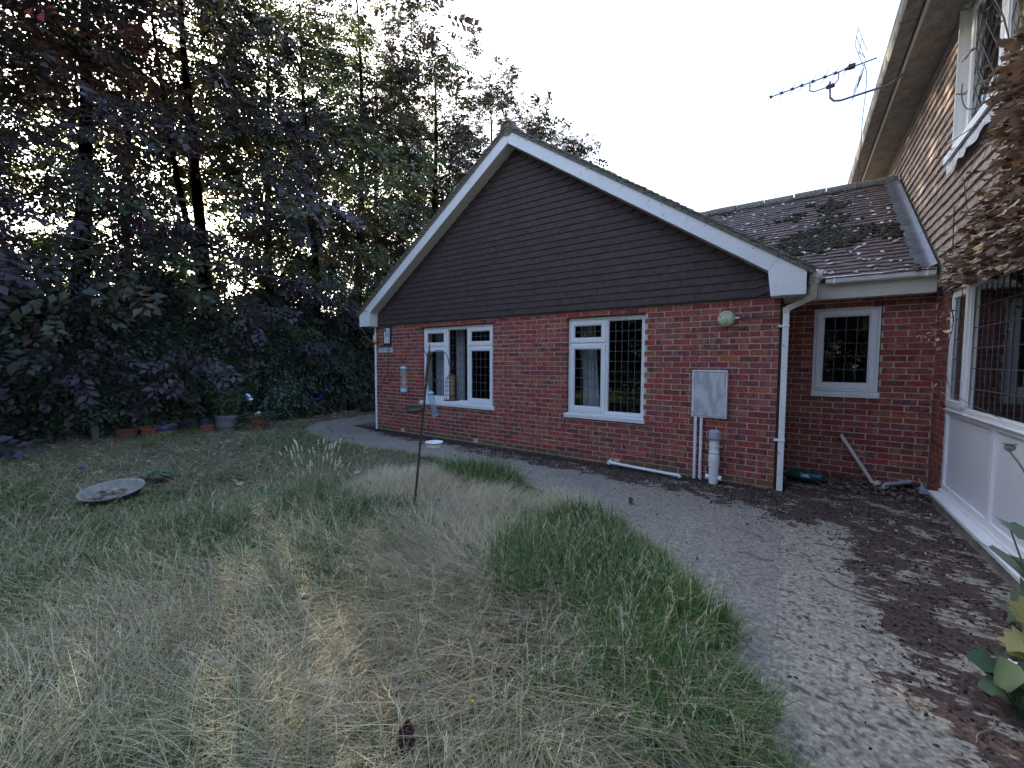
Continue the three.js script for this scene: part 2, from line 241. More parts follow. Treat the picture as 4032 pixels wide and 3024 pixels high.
const concreteColour = (x, z, coarse) => {
  const a = fbm(x * 1.3, z * 1.3, 3, 161), f = fbm(x * 75, z * 75, 2, 163), pe = vn(x * 110 + 5, z * 110, 165), p2 = fbm(x * 40, z * 48, 2, 167), fr = furrow(x, z, coarse);
  let c = coarse ? C3([172, 163, 146], [152, 143, 128], a) : C3([142, 134, 124], [166, 156, 142], a);
  c = c.map(k => k * (0.68 + 0.5 * f));
  if (pe > 0.8) c = C3(c, [214, 210, 202], (pe - 0.8) * 3.5);
  c = C3(c, [84, 76, 70], clamp((coarse ? 0.44 : 0.36) - p2 - 0.25 * fr * (coarse ? 1 : ribbed(x))) * (coarse ? 3.2 : 2.4));
  if (!coarse) c = c.map(k => k * (1 + 0.16 * fr * ribbed(x)));
  // litter lies in the low places first: streaks along the tamping, clots, and bare spots between
  const m = moss(x, z), st = 0.5 * fbm(x * 20 + z * 5, z * 46, 3, 173) + 0.5 * fbm(x * 8, z * 8, 3, 174), thr = 0.93 - m * 0.58;
  const k = sstep(thr - 0.02, thr + 0.03, st - 0.10 * fr + 0.10 * (f - 0.5));
  return C3(c, C3([66, 52, 48], [104, 82, 74], fbm(x * 140, z * 140, 2, 175)).map(q => q * (0.55 + 0.7 * f)), k);
};
const mapA = tex(1536, 844, (u, v) => concreteColour(lerp(bA[0], bA[1], u), lerp(bA[2], bA[3], v), false), { wrap: false });
const mapB = tex(448, 1792, (u, v) => concreteColour(lerp(bB[0], bB[1], u), lerp(bB[2], bB[3], v), true), { wrap: false });
const ridge = (w, h, b, coarse) => tex(w, h, (u, v) => { const x = lerp(b[0], b[1], u), z = lerp(b[2], b[3], v); return 255 * (0.4 + (coarse ? 0.28 : 0.2 * ribbed(x)) * furrow(x, z, coarse) + 0.4 * (fbm(x * 60, z * 60, 2, 163) - 0.5) + 0.15 * fbm(x * 14, z * 14, 2, 181)); }, { srgb: false, wrap: false });
slab('concrete_path', 'ribbed grey concrete path curving along the brick gable', pathA, std(0xffffff, 0.95, { map: mapA, bumpMap: ridge(1400, 770, bA, false), bumpScale: 0.014 }), bA);
slab('concrete_apron', 'pale rough concrete apron beside the white panelled bay', [[JX, -0.97], [JX, 3.8], [6.12, 4.3], [6.23, 5.2], [6.23, 9], [7.60, 9], [7.60, -0.97]], std(0xffffff, 0.95, { map: mapB, bumpMap: ridge(384, 1536, bB, true), bumpScale: 0.016 }), bB, 0.004);
// bare soil strip against the gable wall
{
  const sh = new THREE.Shape([[-3.2, 0.0], [-3.2, -0.0], [-2.4, 0.12], [-1.5, 0.30], [6.1, 0.30], [6.14, -0.2], [-1.4, -0.2]].map(([x, z]) => new THREE.Vector2(x, -z)));
  kind(mesh('soil_strip', uvm(new THREE.ExtrudeGeometry(sh, { depth: 0.06, bevelEnabled: false }).rotateX(-Math.PI / 2).translate(0, -0.066, 0)), M.soil), 'structure').userData.label = 'strip of dark soil along the foot of the brick gable';
}

// ---------- building kit ----------
// bricks and tiles are meshes of their own under their wall or roof; past 300 the smaller ones in view are joined
const eye = camera.position.clone(), sight = new THREE.Vector3(); camera.getWorldDirection(sight);
function spread(part, pieces, name, mat, most = 300) {   // pieces: { g, m (matrix in the part's axes) }
  part.updateWorldMatrix(true, false);
  for (const p of pieces) { const w = V(0, 0, 0).applyMatrix4(p.m).applyMatrix4(part.matrixWorld).sub(eye); const d = w.length(), ahead = w.normalize().dot(sight); p.rank = (p.hidden ? 0 : 1) * (ahead > 0.5 ? 1 : 0.02) / (d * d) * (p.size || 1); }
  const order = [...pieces].sort((a, b) => b.rank - a.rank);
  order.slice(0, most).forEach(p => { const o = new THREE.Mesh(p.g, mat); o.name = name; o.castShadow = o.receiveShadow = true; p.m.decompose(o.position, o.quaternion, o.scale); part.add(o); });
  const rest = order.slice(most); if (rest.length) kind(obj(name + '_courses', rest.map(p => p.g.clone().applyMatrix4(p.m)), mat, part), 'stuff');
}
const brickG = (() => {   // [full, half][variant]
  const make = (k, w, d = 0.1) => {
    const r = rng(900 + k), g = new THREE.BoxGeometry(w, 0.0635, d), p = g.attributes.position, uv = g.attributes.uv, ci = k % BR.cols, ri = Math.floor(k / BR.cols), f = Math.min(1, w / 0.215), o = (1 - f) * r();
    for (let i = 0; i < uv.count; i++) { const side = Math.floor(i / 4); let a = uv.getX(i), b = uv.getY(i); if (side < 2) a = side ? 0.02 + a * 0.3 : 0.68 + a * 0.3; else a = o + a * f; uv.setXY(i, (ci + 0.02 + 0.96 * a) / BR.cols, (ri + 0.04 + 0.92 * b) / BR.rows); }
    const key = {}; for (let i = 0; i < p.count; i++) { const h = [p.getX(i), p.getY(i), p.getZ(i)].map(q => q.toFixed(3)).join(); key[h] ??= [(r() - 0.5) * 0.004, (r() - 0.5) * 0.004, (r() - 0.5) * 0.003]; p.setXYZ(i, p.getX(i) + key[h][0], p.getY(i) + key[h][1], p.getZ(i) + key[h][2]); }
    g.computeVertexNormals(); return g;
  };
  const n = BR.cols * BR.rows, full = [], half = []; for (let k = 0; k < n; k++) { full.push(make(k, 0.215)); half.push(make(k, 0.1025)); } return { full, half };
})();
function bricks(part, { rows, y0, runs, start, seed, mossRows = 0, pitch = 0.225, header = false, skip }) {   // front faces at z = 0 of the part
  const r = rng(seed), out = [], plain = BR.cols * (BR.rows - 2);
  for (let i = 0; i < rows; i++) {
    const y = y0 + i * 0.075 + 0.0375, off = start + (i % 2 ? pitch / 2 : 0);
    for (const [a, b] of runs(y, i)) {
      for (let k = Math.floor((a - off) / pitch) - 1; off + k * pitch < b; k++) {
        const s = Math.max(a, off + k * pitch + 0.006), e = Math.min(b, off + (k + 1) * pitch - 0.006), w = e - s; if (w < 0.035) continue;
        const x = (s + e) / 2; if (skip && skip(x, y, w)) continue;
        const v = i < mossRows && r() < 0.85 ? plain + Math.floor(r() * BR.cols * 2) : Math.floor(r() * plain), isFull = w > 0.16;
        const m = new THREE.Matrix4().compose(V(x, y + (r() - 0.5) * 0.002, -0.05 + (r() - 0.5) * 0.003), new THREE.Quaternion().setFromEuler(new THREE.Euler((r() - 0.5) * 0.01, (r() - 0.5) * 0.012, (r() - 0.5) * 0.008)), V(w / (isFull ? 0.215 : 0.1025), 1, 1));
        out.push({ g: (isFull ? brickG.full : brickG.half)[v], m, size: w / 0.215 });
      }
    }
  }
  spread(part, out, 'brick', M.brick);
}
function tileGeoms(w, len, th, n, seed, span_ = 3) {   // bottom edge along y = 0, back at z = 0
  const r = rng(seed), out = [];
  for (let k = 0; k < n; k++) {
    const g = new THREE.BoxGeometry(w, len, th, 2, 1, 1).translate(0, len / 2, th / 2), p = g.attributes.position, uv = g.attributes.uv, ou = r() * span_, ov = r() * span_, a = (r() - 0.5) * 0.003, b = (r() - 0.5) * 0.003;
    for (let i = 0; i < p.count; i++) { if (Math.abs(p.getX(i)) < 1e-4) p.setZ(i, p.getZ(i) + 0.0015); else p.setY(i, p.getY(i) + (p.getX(i) < 0 ? a : b)); uv.setXY(i, ou + p.getX(i) + p.getZ(i) * 0.3, ov + p.getY(i) + p.getZ(i)); }
    g.computeVertexNormals(); out.push(g);
  }
  return out;
}
function tiles(part, geoms, mat, { rows, gauge, w, range, tilt, seed, jit = 0.006, ends, rise = 0 }) {
  const r = rng(seed), out = [];
  for (let i = 0; i < rows; i++) {
    const y = i * gauge, off = i % 2 ? w / 2 : 0;
    for (const [a, b] of range(y, i)) for (let k = Math.floor((a - off) / w); off + k * w < b; k++) {
      const s = Math.max(a, off + k * w), e = Math.min(b, off + (k + 1) * w); if (e - s < 0.03) continue;
      out.push({ g: geoms[Math.floor(r() * geoms.length)], m: new THREE.Matrix4().compose(V((s + e) / 2, y + (r() - 0.5) * jit, rise + r() * jit * 0.5), new THREE.Quaternion().setFromEuler(new THREE.Euler(-tilt + (r() - 0.5) * jit * 2, (r() - 0.5) * jit * 3, (r() - 0.5) * jit * 2)), V((e - s - 0.002) / (w - 0.002), 1, 1)), size: (e - s) / w });
    }
    if (ends) for (const e of ends(y, i)) out.push({ g: geoms[Math.floor(r() * geoms.length)], m: new THREE.Matrix4().compose(V(e[0], e[1], rise + 0.006), new THREE.Quaternion().setFromEuler(new THREE.Euler(-tilt, 0, e[2], 'ZYX')), V(1.15, 1.1, 1)) });
  }
  spread(part, out, 'tile', mat);
}
// a window in its part's axes: x along the wall, y up, z outwards; frame face at z = 0
function windowUnit(part, { x0, x1, y0, y1, cols, ty, fw = 0.045, vent = [], sill, cx = 0.1, cy = 0.15, top = 0.06, depth = 0.06, leads = true }) {
  const F = [rspan(x0, x0 + fw, y0, y1, -depth, 0, 0.005), rspan(x1 - fw, x1, y0, y1, -depth, 0, 0.005), rspan(x0 + fw, x1 - fw, y1 - top, y1, -depth, -0.001, 0.005), rspan(x0 + fw, x1 - fw, y0, y0 + fw, -depth, -0.001, 0.005)];
  const light = (a, b, c, d, opens) => {
    let gx0 = a, gx1 = b, gy0 = c, gy1 = d, gz = -0.022;
    if (opens) {
      const s = 0.066, o = 0.012, S = [];
      S.push(rspan(a - 0.012, a + s - 0.012, c - 0.010, d + 0.010, -0.03, 0.016, 0.006), rspan(b - s + 0.012, b + 0.012, c - 0.010, d + 0.010, -0.03, 0.016, 0.006), rspan(a + s - 0.012, b - s + 0.012, d - s + 0.010, d + 0.010, -0.03, 0.015, 0.006), rspan(a + s - 0.012, b - s + 0.012, c - 0.010, c + s - 0.010, -0.03, 0.015, 0.006));
      gx0 = a + s - o; gx1 = b - s + o; gy0 = c + s - 0.010; gy1 = d - s + 0.010;
      obj('sash', S, M.white, part); gz = -0.006;
    }
    const bd = 0.012, z1 = gz + 0.008;   // glazing bead
    obj('glazing_bead', [rspan(gx0, gx0 + bd, gy0, gy1, gz, z1, 0.003), rspan(gx1 - bd, gx1, gy0, gy1, gz, z1, 0.003), rspan(gx0 + bd, gx1 - bd, gy1 - bd, gy1, gz, z1, 0.003), rspan(gx0 + bd, gx1 - bd, gy0, gy0 + bd, gz, z1, 0.003)], M.gloss, part);
    gx0 += bd; gx1 -= bd; gy0 += bd; gy1 -= bd;
    mesh('pane', new THREE.PlaneGeometry(gx1 - gx0 + 0.006, gy1 - gy0 + 0.006).translate((gx0 + gx1) / 2, (gy0 + gy1) / 2, gz - 0.004), M.glass, part);
    if (!leads) return;
    const nx = Math.max(2, Math.round((gx1 - gx0) / cx)), ny = Math.max(2, Math.round((gy1 - gy0) / cy)), L = [];
    for (let i = 1; i < nx; i++) { const x = lerp(gx0, gx1, i / nx); L.push(span(x - 0.0036, x + 0.0036, gy0, gy1, gz - 0.002, gz + 0.0012)); }
    for (let i = 1; i < ny; i++) { const y = lerp(gy0, gy1, i / ny); L.push(span(gx0, gx1, y - 0.0036, y + 0.0036, gz - 0.002, gz + 0.0018)); }
    obj('lead_came', L, M.came, part);
  };
  cols.forEach((c, i) => {
    const a = i ? c.x0 + 0.022 : x0 + fw, b = i < cols.length - 1 ? c.x1 - 0.022 : x1 - fw;
    if (i) F.push(rspan(c.x0 - 0.022, c.x0 + 0.022, y0 + fw, y1 - top, -depth, -0.0005, 0.005));
    if (c.fan) { F.push(rspan(a, b, ty - 0.024, ty + 0.024, -depth, -0.002, 0.005)); light(a, b, ty + 0.024, y1 - top, true); light(a, b, y0 + fw, ty - 0.024, true); }
    else light(a, b, y0 + fw, y1 - top, !!c.opens);
  });
  obj('frame', F, M.white, part);
  vent.forEach(([a, b]) => obj('trickle_vent', [rspan(a, b, y1 - 0.032, y1 - 0.016, 0.002, 0.022, 0.004), rspan(a, b, y1 - 0.036, y1 - 0.033, 0.002, 0.015, 0.001)], M.white, part));
  if (sill) obj('sill', [rspan(x0 - sill.over, x1 + sill.over, y0 - 0.052, y0 - 0.004, -depth, sill.out, 0.008), rspan(x0 - sill.over, x1 + sill.over, y0 - 0.074, y0 - 0.050, sill.out - 0.035, sill.out - 0.004, 0.004)], M.white, part);
}
const wallShape = (pts, holes, depth) => { const s = new THREE.Shape(pts.map(p => new THREE.Vector2(...p))); for (const h of holes) s.holes.push(new THREE.Path([[h[0], h[2]], [h[1], h[2]], [h[1], h[3]], [h[0], h[3]]].map(p => new THREE.Vector2(...p)))); return new THREE.ExtrudeGeometry(s, { depth, bevelEnabled: false }); };

// ---------- bungalow ----------
const GX = 2.2925, XL = -1.4525, XR = 6.0375, PITCH = 0.68, SL = Math.atan(PITCH);
const bungalow = thing('bungalow', 'single-storey red brick bungalow with dark tile-hung gable and white bargeboards', 'house');
{
  const W1 = [0, 1.81, 0.672, 2.2], W2 = [3.2625, 4.4725, 0.672, 2.2], grow = ([a, b, c, d]) => [a - 0.004, b + 0.004, c - 0.004, d + 0.004];
  const wall = mesh('wall', uvm(wallShape([[XL, -0.2], [XR, -0.2], [XR, 2.36], [XL, 2.36]], [grow(W1), grow(W2)], 0.28).translate(0, 0, -0.285)), M.mortar, bungalow); wall.userData.label = 'red stretcher-bond brickwork with pale mortar joints';
  const vents = [[-0.455, 0.0625], [1.56, 0.0625], [4.25, 0.0625]];
  bricks(wall, { rows: 32, y0: -0.05, start: XL - 0.005, seed: 5, mossRows: 2, runs: y => { const out = []; let a = XL; for (const [p, q, c, d] of [W1, W2]) if (y > c && y < d) { out.push([a, p]); a = q; } out.push([a, XR]); return out; }, skip: (x, y, w) => vents.some(v => Math.abs(y - v[1]) < 0.03 && Math.abs(x - v[0]) < 0.112) });
  // front faces of bricks lie at z = 0, the mortar 7 mm behind
  for (const [x, y] of vents) { const g = [span(x - 0.108, x + 0.108, y - 0.033, y + 0.033, -0.05, -0.012)]; for (let k = 0; k < 5; k++) g.push(span(x - 0.106, x + 0.106, y - 0.032 + k * 0.0138, y - 0.024 + k * 0.0138, -0.013, -0.001)); obj('air_brick', g, std(lin(0.20, 0.05, 0.045), 0.9), bungalow); }
  obj('lintel', [span(W1[0] - 0.09, W1[1] + 0.05, 2.197, 2.203, -0.11, 0.006), span(W2[0] - 0.02, W2[1] + 0.02, 2.197, 2.203, -0.11, 0.006)], M.timber, bungalow);
  // the other walls, floor and ceiling close the rooms
  objm('rear_wall', [span(XL, XR, -0.2, 2.36, -9.2, -8.95), span(XL, XL + 0.25, -0.2, 2.36, -8.95, -0.287), span(XR - 0.25, XR, -0.2, 2.36, -8.95, -0.287)], M.mortar, bungalow);
  obj('floor', span(XL + 0.25, XR - 0.25, 0.05, 0.12, -8.95, -0.287), M.carpet, bungalow);
  obj('ceiling', span(XL + 0.25, XR - 0.25, 2.37, 2.42, -8.95, -0.2), M.room, bungalow);
  obj('room_wall', [span(XL + 0.25, XR - 0.25, 0.12, 2.37, -4.3, -4.2), span(2.45, 2.55, 0.12, 2.37, -4.2, -0.30), span(XL + 0.26, XL + 0.28, 0.12, 2.37, -4.2, -0.30), span(XR - 0.28, XR - 0.26, 0.12, 2.37, -4.2, -0.30)], M.room, bungalow);
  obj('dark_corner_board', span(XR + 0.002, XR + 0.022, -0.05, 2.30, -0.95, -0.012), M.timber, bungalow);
  // windows
  const w1 = sub('window', bungalow); w1.position.set(0, 0, -0.055); w1.userData.label = 'three-light white leaded window behind the bird feeders';
  windowUnit(w1, { x0: 0.006, x1: 1.804, y0: 0.728, y1: 2.194, ty: 1.80, vent: [[0.16, 0.60], [1.12, 1.58]], cols: [{ x0: 0.006, x1: 0.648, fan: 1 }, { x0: 0.648, x1: 1.182 }, { x0: 1.182, x1: 1.804, fan: 1 }], sill: { over: 0.05, out: 0.095 } });
  const w2 = sub('window', bungalow); w2.position.set(0, 0, -0.055); w2.userData.label = 'two-light white leaded window beside the meter cabinet';
  windowUnit(w2, { x0: 3.268, x1: 4.466, y0: 0.728, y1: 2.194, ty: 1.80, vent: [[3.60, 4.10]], cols: [{ x0: 3.268, x1: 3.893, fan: 1 }, { x0: 3.893, x1: 4.466 }], sill: { over: 0.03, out: 0.095 } });
  // gable cladding of plain tiles with angled cuts at the verges
  const clad = mesh('gable_cladding', uvm(wallShape([[XL + 0.02, 2.30], [XR - 0.02, 2.30], [XR - 0.02, 2.5], [GX, 5.06], [XL + 0.02, 2.5]], [], 0.05).translate(0, 0, -0.03)), M.tileDark, bungalow); clad.position.set(0, 0, 0); clad.userData.label = 'gable hung with dark brown plain tiles';
  const field = sub('tile_field', clad); field.position.set(GX, 2.305, 0.024); field.updateMatrixWorld(true);
  const halfAt = y => Math.min(3.655, (5.06 - 2.305 - y) / PITCH);
  clad.remove(field); clad.position.set(GX, 2.305, 0.024); clad.geometry.translate(-GX, -2.305, -0.024); clad.updateMatrixWorld(true);
  tiles(clad, tileGeoms(0.163, 0.145, 0.0125, 24, 31), M.tileDark, { rows: 27, gauge: 0.1, w: 0.165, tilt: 0.13, seed: 41, jit: 0.003, rise: 0.001, range: y => { const h = halfAt(y + 0.02) - 0.17; return h > 0.05 ? [[-h, h]] : []; }, ends: y => { const h = halfAt(y + 0.02); return h > 0.22 ? [[-h + 0.09, y + 0.018, -0.33], [h - 0.09, y + 0.018, 0.33]] : h > 0.06 ? [[0, y, 0]] : []; } });
  obj('bottom_batten', span(XL + 0.06, XR - 0.1, 2.288, 2.304, -0.03, 0.03), M.timber, bungalow);
  // bargeboards, boxed ends and soffits
  const top = x => 5.257 - PITCH * Math.abs(x - GX), low = x => 5.022 - PITCH * Math.abs(x - GX);
  for (const s of [-1, 1]) {
    const X = d => GX + s * d, ext = (pts, d, z) => { const g = new THREE.ExtrudeGeometry(new THREE.Shape(pts.map(p => new THREE.Vector2(p[0], p[1]))), { depth: d, bevelEnabled: true, bevelSize: 0.002, bevelThickness: 0.002, bevelSegments: 1 }); return g.translate(0, 0, z); };
    objm('bargeboard', ext([[X(0.002), top(X(0))], [X(3.74), top(X(3.74))], [X(3.62), low(X(3.62))], [X(0.002), low(X(0))]], 0.02, 0.228), M.white, bungalow);
    objm('boxed_eaves_end', [ext([[X(3.745), top(X(3.745))], [X(3.978), top(X(3.978))], [X(3.978), 2.271], [X(3.656), 2.271], [X(3.625), low(X(3.625))]], 0.02, 0.228), ext([[X(3.74), top(X(3.74)) - 0.01], [X(3.974), top(X(3.974)) - 0.01], [X(3.974), 2.275], [X(3.66), 2.275], [X(3.63), low(X(3.63))]], 0.245, -0.02), span(Math.min(X(3.935), X(3.981)), Math.max(X(3.935), X(3.981)), 2.268, top(X(3.981)) - 0.01, 0.2505, 0.2545)], M.white, bungalow);
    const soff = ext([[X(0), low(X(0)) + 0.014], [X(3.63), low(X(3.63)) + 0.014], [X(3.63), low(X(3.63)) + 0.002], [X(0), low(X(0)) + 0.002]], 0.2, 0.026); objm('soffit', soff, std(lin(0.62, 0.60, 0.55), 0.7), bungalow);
    for (let k = 0; k < 7; k++) { const d = 0.35 + k * 0.52; obj('board_fixing', new THREE.CylinderGeometry(0.008, 0.008, 0.004, 10).rotateX(Math.PI / 2).translate(X(d), top(X(d)) - 0.07, 0.253), std(lin(0.30, 0.31, 0.33), 0.5), bungalow); }
  }
  obj('apex_joint_cover', span(GX - 0.014, GX + 0.014, 5.03, 5.235, 0.2505, 0.2545), M.white, bungalow);
  // roof: slabs, verge tiles, bedding, ridge
  for (const s of [-1, 1]) {
    const c = Math.cos(SL), n = Math.sin(SL), roof = mesh('roof', uvm(span(0, 9.1, 0.02, 4.83, -0.06, -0.01)), M.verge, bungalow);
    const start = V(GX + s * 4.06, 5.29 - PITCH * 4.06, 0);
    if (s > 0) basis(roof, V(start.x, start.y, 0.2), V(0, 0, -1), V(-c, n, 0), V(n, c, 0)); else basis(roof, V(start.x, start.y, -8.9), V(0, 0, 1), V(c, n, 0), V(-n, c, 0));
    const L = 4.06 / c, a = s > 0 ? -0.09 : 8.95, b = s > 0 ? 0.24 : 9.19;
    tiles(roof, tileGeoms(0.163, 0.16, 0.014, 18, 60 + s), M.verge, { rows: 48, gauge: 0.1005, w: 0.165, tilt: 0.14, seed: 70 + s, jit: 0.012, range: y => y < L ? [[a, b]] : [] });
    objm('verge_bedding', s > 0 ? span(-0.072, 0.06, 0.0, L - 0.02, -0.055, 0.004) : span(9.04, 9.172, 0.0, L - 0.02, -0.055, 0.004), M.verge, roof);
  }
  for (let k = 0; k < 20; k++) { const g = new THREE.CylinderGeometry(0.125, 0.125, 0.43, 20, 1, true, -Math.PI / 2 - 0.15, Math.PI + 0.3).rotateX(Math.PI / 2), g2 = new THREE.CylinderGeometry(0.107, 0.107, 0.43, 20, 1, true, -Math.PI / 2 - 0.15, Math.PI + 0.3).rotateX(Math.PI / 2); const cap = new THREE.RingGeometry(0.107, 0.125, 20, 1, -0.15, Math.PI + 0.3); for (const q of [g, g2]) q.rotateZ(Math.PI); objm('ridge_tile', [g, g2, cap.clone().translate(0, 0, 0.215), cap.clone().translate(0, 0, -0.215)].map(q => q.translate(GX, 5.235 + (k % 2) * 0.003, 0.07 - k * 0.455)), M.verge, bungalow); }
  objm('ridge_bedding', new THREE.CylinderGeometry(0.105, 0.105, 0.06, 18).rotateX(Math.PI / 2).translate(GX, 5.235, 0.235), M.verge, bungalow);
  // eaves gutters and downpipes
  const gut = (x0, x1, z0, z1, y) => { const sh = new THREE.Shape(); const w = x1 - x0; sh.moveTo(-w / 2, 0.075); sh.lineTo(-w / 2 + 0.016, 0.03); sh.quadraticCurveTo(-w / 2 + 0.03, 0, -w / 2 + 0.05, 0); sh.lineTo(w / 2 - 0.05, 0); sh.quadraticCurveTo(w / 2 - 0.03, 0, w / 2 - 0.016, 0.03); sh.lineTo(w / 2, 0.075); sh.lineTo(w / 2 - 0.006, 0.078); sh.lineTo(-w / 2 + 0.006, 0.078); return new THREE.ExtrudeGeometry(sh, { depth: z1 - z0, bevelEnabled: true, bevelSize: 0.003, bevelThickness: 0.003, bevelSegments: 1 }).translate((x0 + x1) / 2, y, z0); };
  objm('gutter', gut(6.283, 6.425, -0.60, 0.05, 2.462), M.white, bungalow); objm('gutter', gut(-1.83, -1.69, -9, 0.18, 2.44), M.white, bungalow);
  const sq = (p, q, w = 0.062) => { const a = V(...p), b = V(...q), l = a.distanceTo(b); return new RoundedBoxGeometry(w, l, w, 2, 0.006).translate(0, l / 2, 0).applyQuaternion(new THREE.Quaternion().setFromUnitVectors(V(0, 1, 0), b.sub(a).normalize())).translate(...p); };
  const dp = objm('downpipe', [sq([6.10, 0.012, 0.045], [6.10, 2.155, 0.045])], M.white, bungalow); dp.userData.label = 'square white downpipe at the corner by the link';
  objm('downpipe_offset', [sq([6.342, 2.24, 0.02], [6.342, 2.465, 0.02], 0.066), sq([6.342, 2.262, 0.02], [6.10, 2.135, 0.045], 0.064), rspan(6.302, 6.382, 2.39, 2.47, -0.02, 0.06, 0.008), rspan(6.306, 6.378, 2.27, 2.30, -0.018, 0.058, 0.006), rspan(6.065, 6.135, 2.09, 2.15, 0.009, 0.081, 0.006)], M.cream, bungalow);
  for (const y of [1.93, 0.60]) objm('pipe_clip', [rspan(6.025, 6.136, y, y + 0.022, 0.006, 0.085, 0.004)], M.white, bungalow);
  objm('corner_downpipe', [...[[0.0, 2.3]].map(([a, b]) => cyl(0.03, 0.03, b - a, -1.50, a, -0.02, 14)), cyl(0.036, 0.036, 0.05, -1.50, 1.1, -0.02, 14)], M.white, bungalow);
}

// ---------- link ----------
const link = thing('link_building', 'low brick link with small leaded window and mossy tiled roof', 'house');
const LA = Math.atan(0.72);
{
  const W = [6.386, 7.056, 1.10, 2.236], z = -0.95;
  const wall = mesh('wall', uvm(wallShape([[XR + 0.03, -0.2], [7.60, -0.2], [7.60, 2.5], [XR + 0.03, 2.5]], [[W[0] - 0.004, W[1] + 0.004, W[2] - 0.004, W[3] + 0.004]], 0.28).translate(0, 0, -0.285)), M.mortar, link); wall.position.z = z; wall.updateMatrixWorld(true);
  bricks(wall, { rows: 33, y0: -0.04, start: XR + 0.02, seed: 15, runs: y => y > W[2] && y < W[3] ? [[XR + 0.03, W[0]], [W[1], 7.525]] : [[XR + 0.03, 7.525]] });
  const w = sub('window', link); w.position.set(0, 0, z - 0.03); windowUnit(w, { x0: 6.39, x1: 7.052, y0: 1.155, y1: 2.232, cols: [{ x0: 6.39, x1: 7.052, opens: 1 }], vent: [[6.50, 6.95]], sill: { over: 0.008, out: 0.075 }, cx: 0.108, cy: 0.165 });
  obj('ceiling', span(XR + 0.05, 7.5, 2.38, 2.42, -3.2, z - 0.25), M.room, link); obj('room_wall', [span(XR + 0.05, 7.6, -0.1, 2.42, -3.3, -3.2), span(XR + 0.05, XR + 0.08, -0.1, 2.42, -3.2, z - 0.29), span(7.5, 7.54, -0.1, 2.42, -3.2, z - 0.29)], M.room, link); obj('floor', span(XR + 0.08, 7.5, 0.0, 0.05, -3.2, z - 0.29), M.carpet, link);
  objm('fascia', rspan(6.03, 7.475, 2.312, 2.515, -0.775, -0.755, 0.004), M.cream, link); objm('soffit', span(6.03, 7.475, 2.316, 2.326, -0.95, -0.776), M.cream, link);
  const sh = new THREE.Shape(); sh.moveTo(-0.055, 0.075); sh.lineTo(-0.045, 0.03); sh.quadraticCurveTo(-0.035, 0, -0.01, 0); sh.lineTo(0.02, 0); sh.quadraticCurveTo(0.04, 0, 0.046, 0.03); sh.lineTo(0.056, 0.07); sh.lineTo(0.05, 0.078); sh.lineTo(-0.05, 0.078);
  const gu = objm('gutter', new THREE.ExtrudeGeometry(sh, { depth: 0.96, bevelEnabled: true, bevelSize: 0.002, bevelThickness: 0.002, bevelSegments: 1 }).rotateY(-Math.PI / 2).translate(7.44, 2.492, -0.698), M.white, link);
  for (const x of [6.55, 7.36]) objm('gutter_bracket', rspan(x, x + 0.022, 2.486, 2.574, -0.752, -0.636, 0.004), M.white, link);
  const c = Math.cos(LA), n = Math.sin(LA), x0 = 3.2, roof = mesh('roof', uvm(span(0.4, 7.44 - x0, 0.04, 3.22, -0.07, -0.012)), M.roof, link); basis(roof, V(x0, 2.545, -0.640), V(1, 0, 0), V(0, n, -c), V(0, c, n)); roof.userData.label = 'roof of dark plain tiles with moss clumps and pale lichen';
  const left = y => GX + (5.30 - (2.545 + y * n)) / PITCH - x0;
  tiles(roof, tileGeoms(0.163, 0.16, 0.014, 28, 81), M.roof, { rows: 33, gauge: 0.0985, w: 0.165, tilt: 0.15, seed: 83, jit: 0.012, range: y => { const a = Math.max(0, left(y) - 0.05); return [[a, 7.435 - x0]]; } });
  objm('rear_slope', span(0, 7.44 - x0, -3.3, 0, -0.05, 0).applyMatrix4(new THREE.Matrix4().makeBasis(V(1, 0, 0), V(0, n, c), V(0, -c, n))).translate(x0, 4.44, -3.29), M.roof, link);
  for (let k = 0; k < 9; k++) { const x = 7.22 - k * 0.455, g = new THREE.CylinderGeometry(0.115, 0.115, 0.44, 18, 1, true, -0.15, Math.PI + 0.3).rotateZ(Math.PI / 2); objm('ridge_tile', [g, new THREE.RingGeometry(0.09, 0.115, 18, 1, -0.15, Math.PI + 0.3).rotateY(Math.PI / 2).translate(0.22, 0, 0), new THREE.RingGeometry(0.09, 0.115, 18, 1, -0.15, Math.PI + 0.3).rotateY(Math.PI / 2).translate(-0.22, 0, 0)].map(q => q.translate(x, 4.40 + (k % 3) * 0.004, -3.27)), M.verge, link); }
  // lead flashing against the big house
  const fg = new THREE.PlaneGeometry(0.17, 3.16, 6, 90), p = fg.attributes.position; for (let i = 0; i < p.count; i++) { const x = p.getX(i), y = p.getY(i); p.setXYZ(i, x + (x < -0.08 ? 0.010 * Math.sin(y * 17) + 0.008 * Math.sin(y * 41) : 0), y, 0.030 + 0.006 * Math.sin(y * 2 * Math.PI / 0.0985) + 0.03 * sstep(0.03, 0.085, x)); } fg.computeVertexNormals();
  const fl = mesh('flashing', uvm(fg.translate(7.355 - x0, 1.60, 0)), M.lead, link); fl.position.copy(roof.position); fl.quaternion.copy(roof.quaternion); fl.userData.label = 'strip of grey-blue lead flashing up the roof edge';
  // moss lumps and lichen on the tiles
  const r = rng(501), mg = new THREE.IcosahedronGeometry(1, 1), mp = mg.attributes.position; for (let i = 0; i < mp.count; i++) { const k = 0.75 + 0.5 * vn(mp.getX(i) * 3 + 7, mp.getY(i) * 3 + mp.getZ(i) * 2, 9); mp.setXYZ(i, mp.getX(i) * k, mp.getY(i) * k, mp.getZ(i) * k); } mg.computeVertexNormals();
  const list = [], li = [];
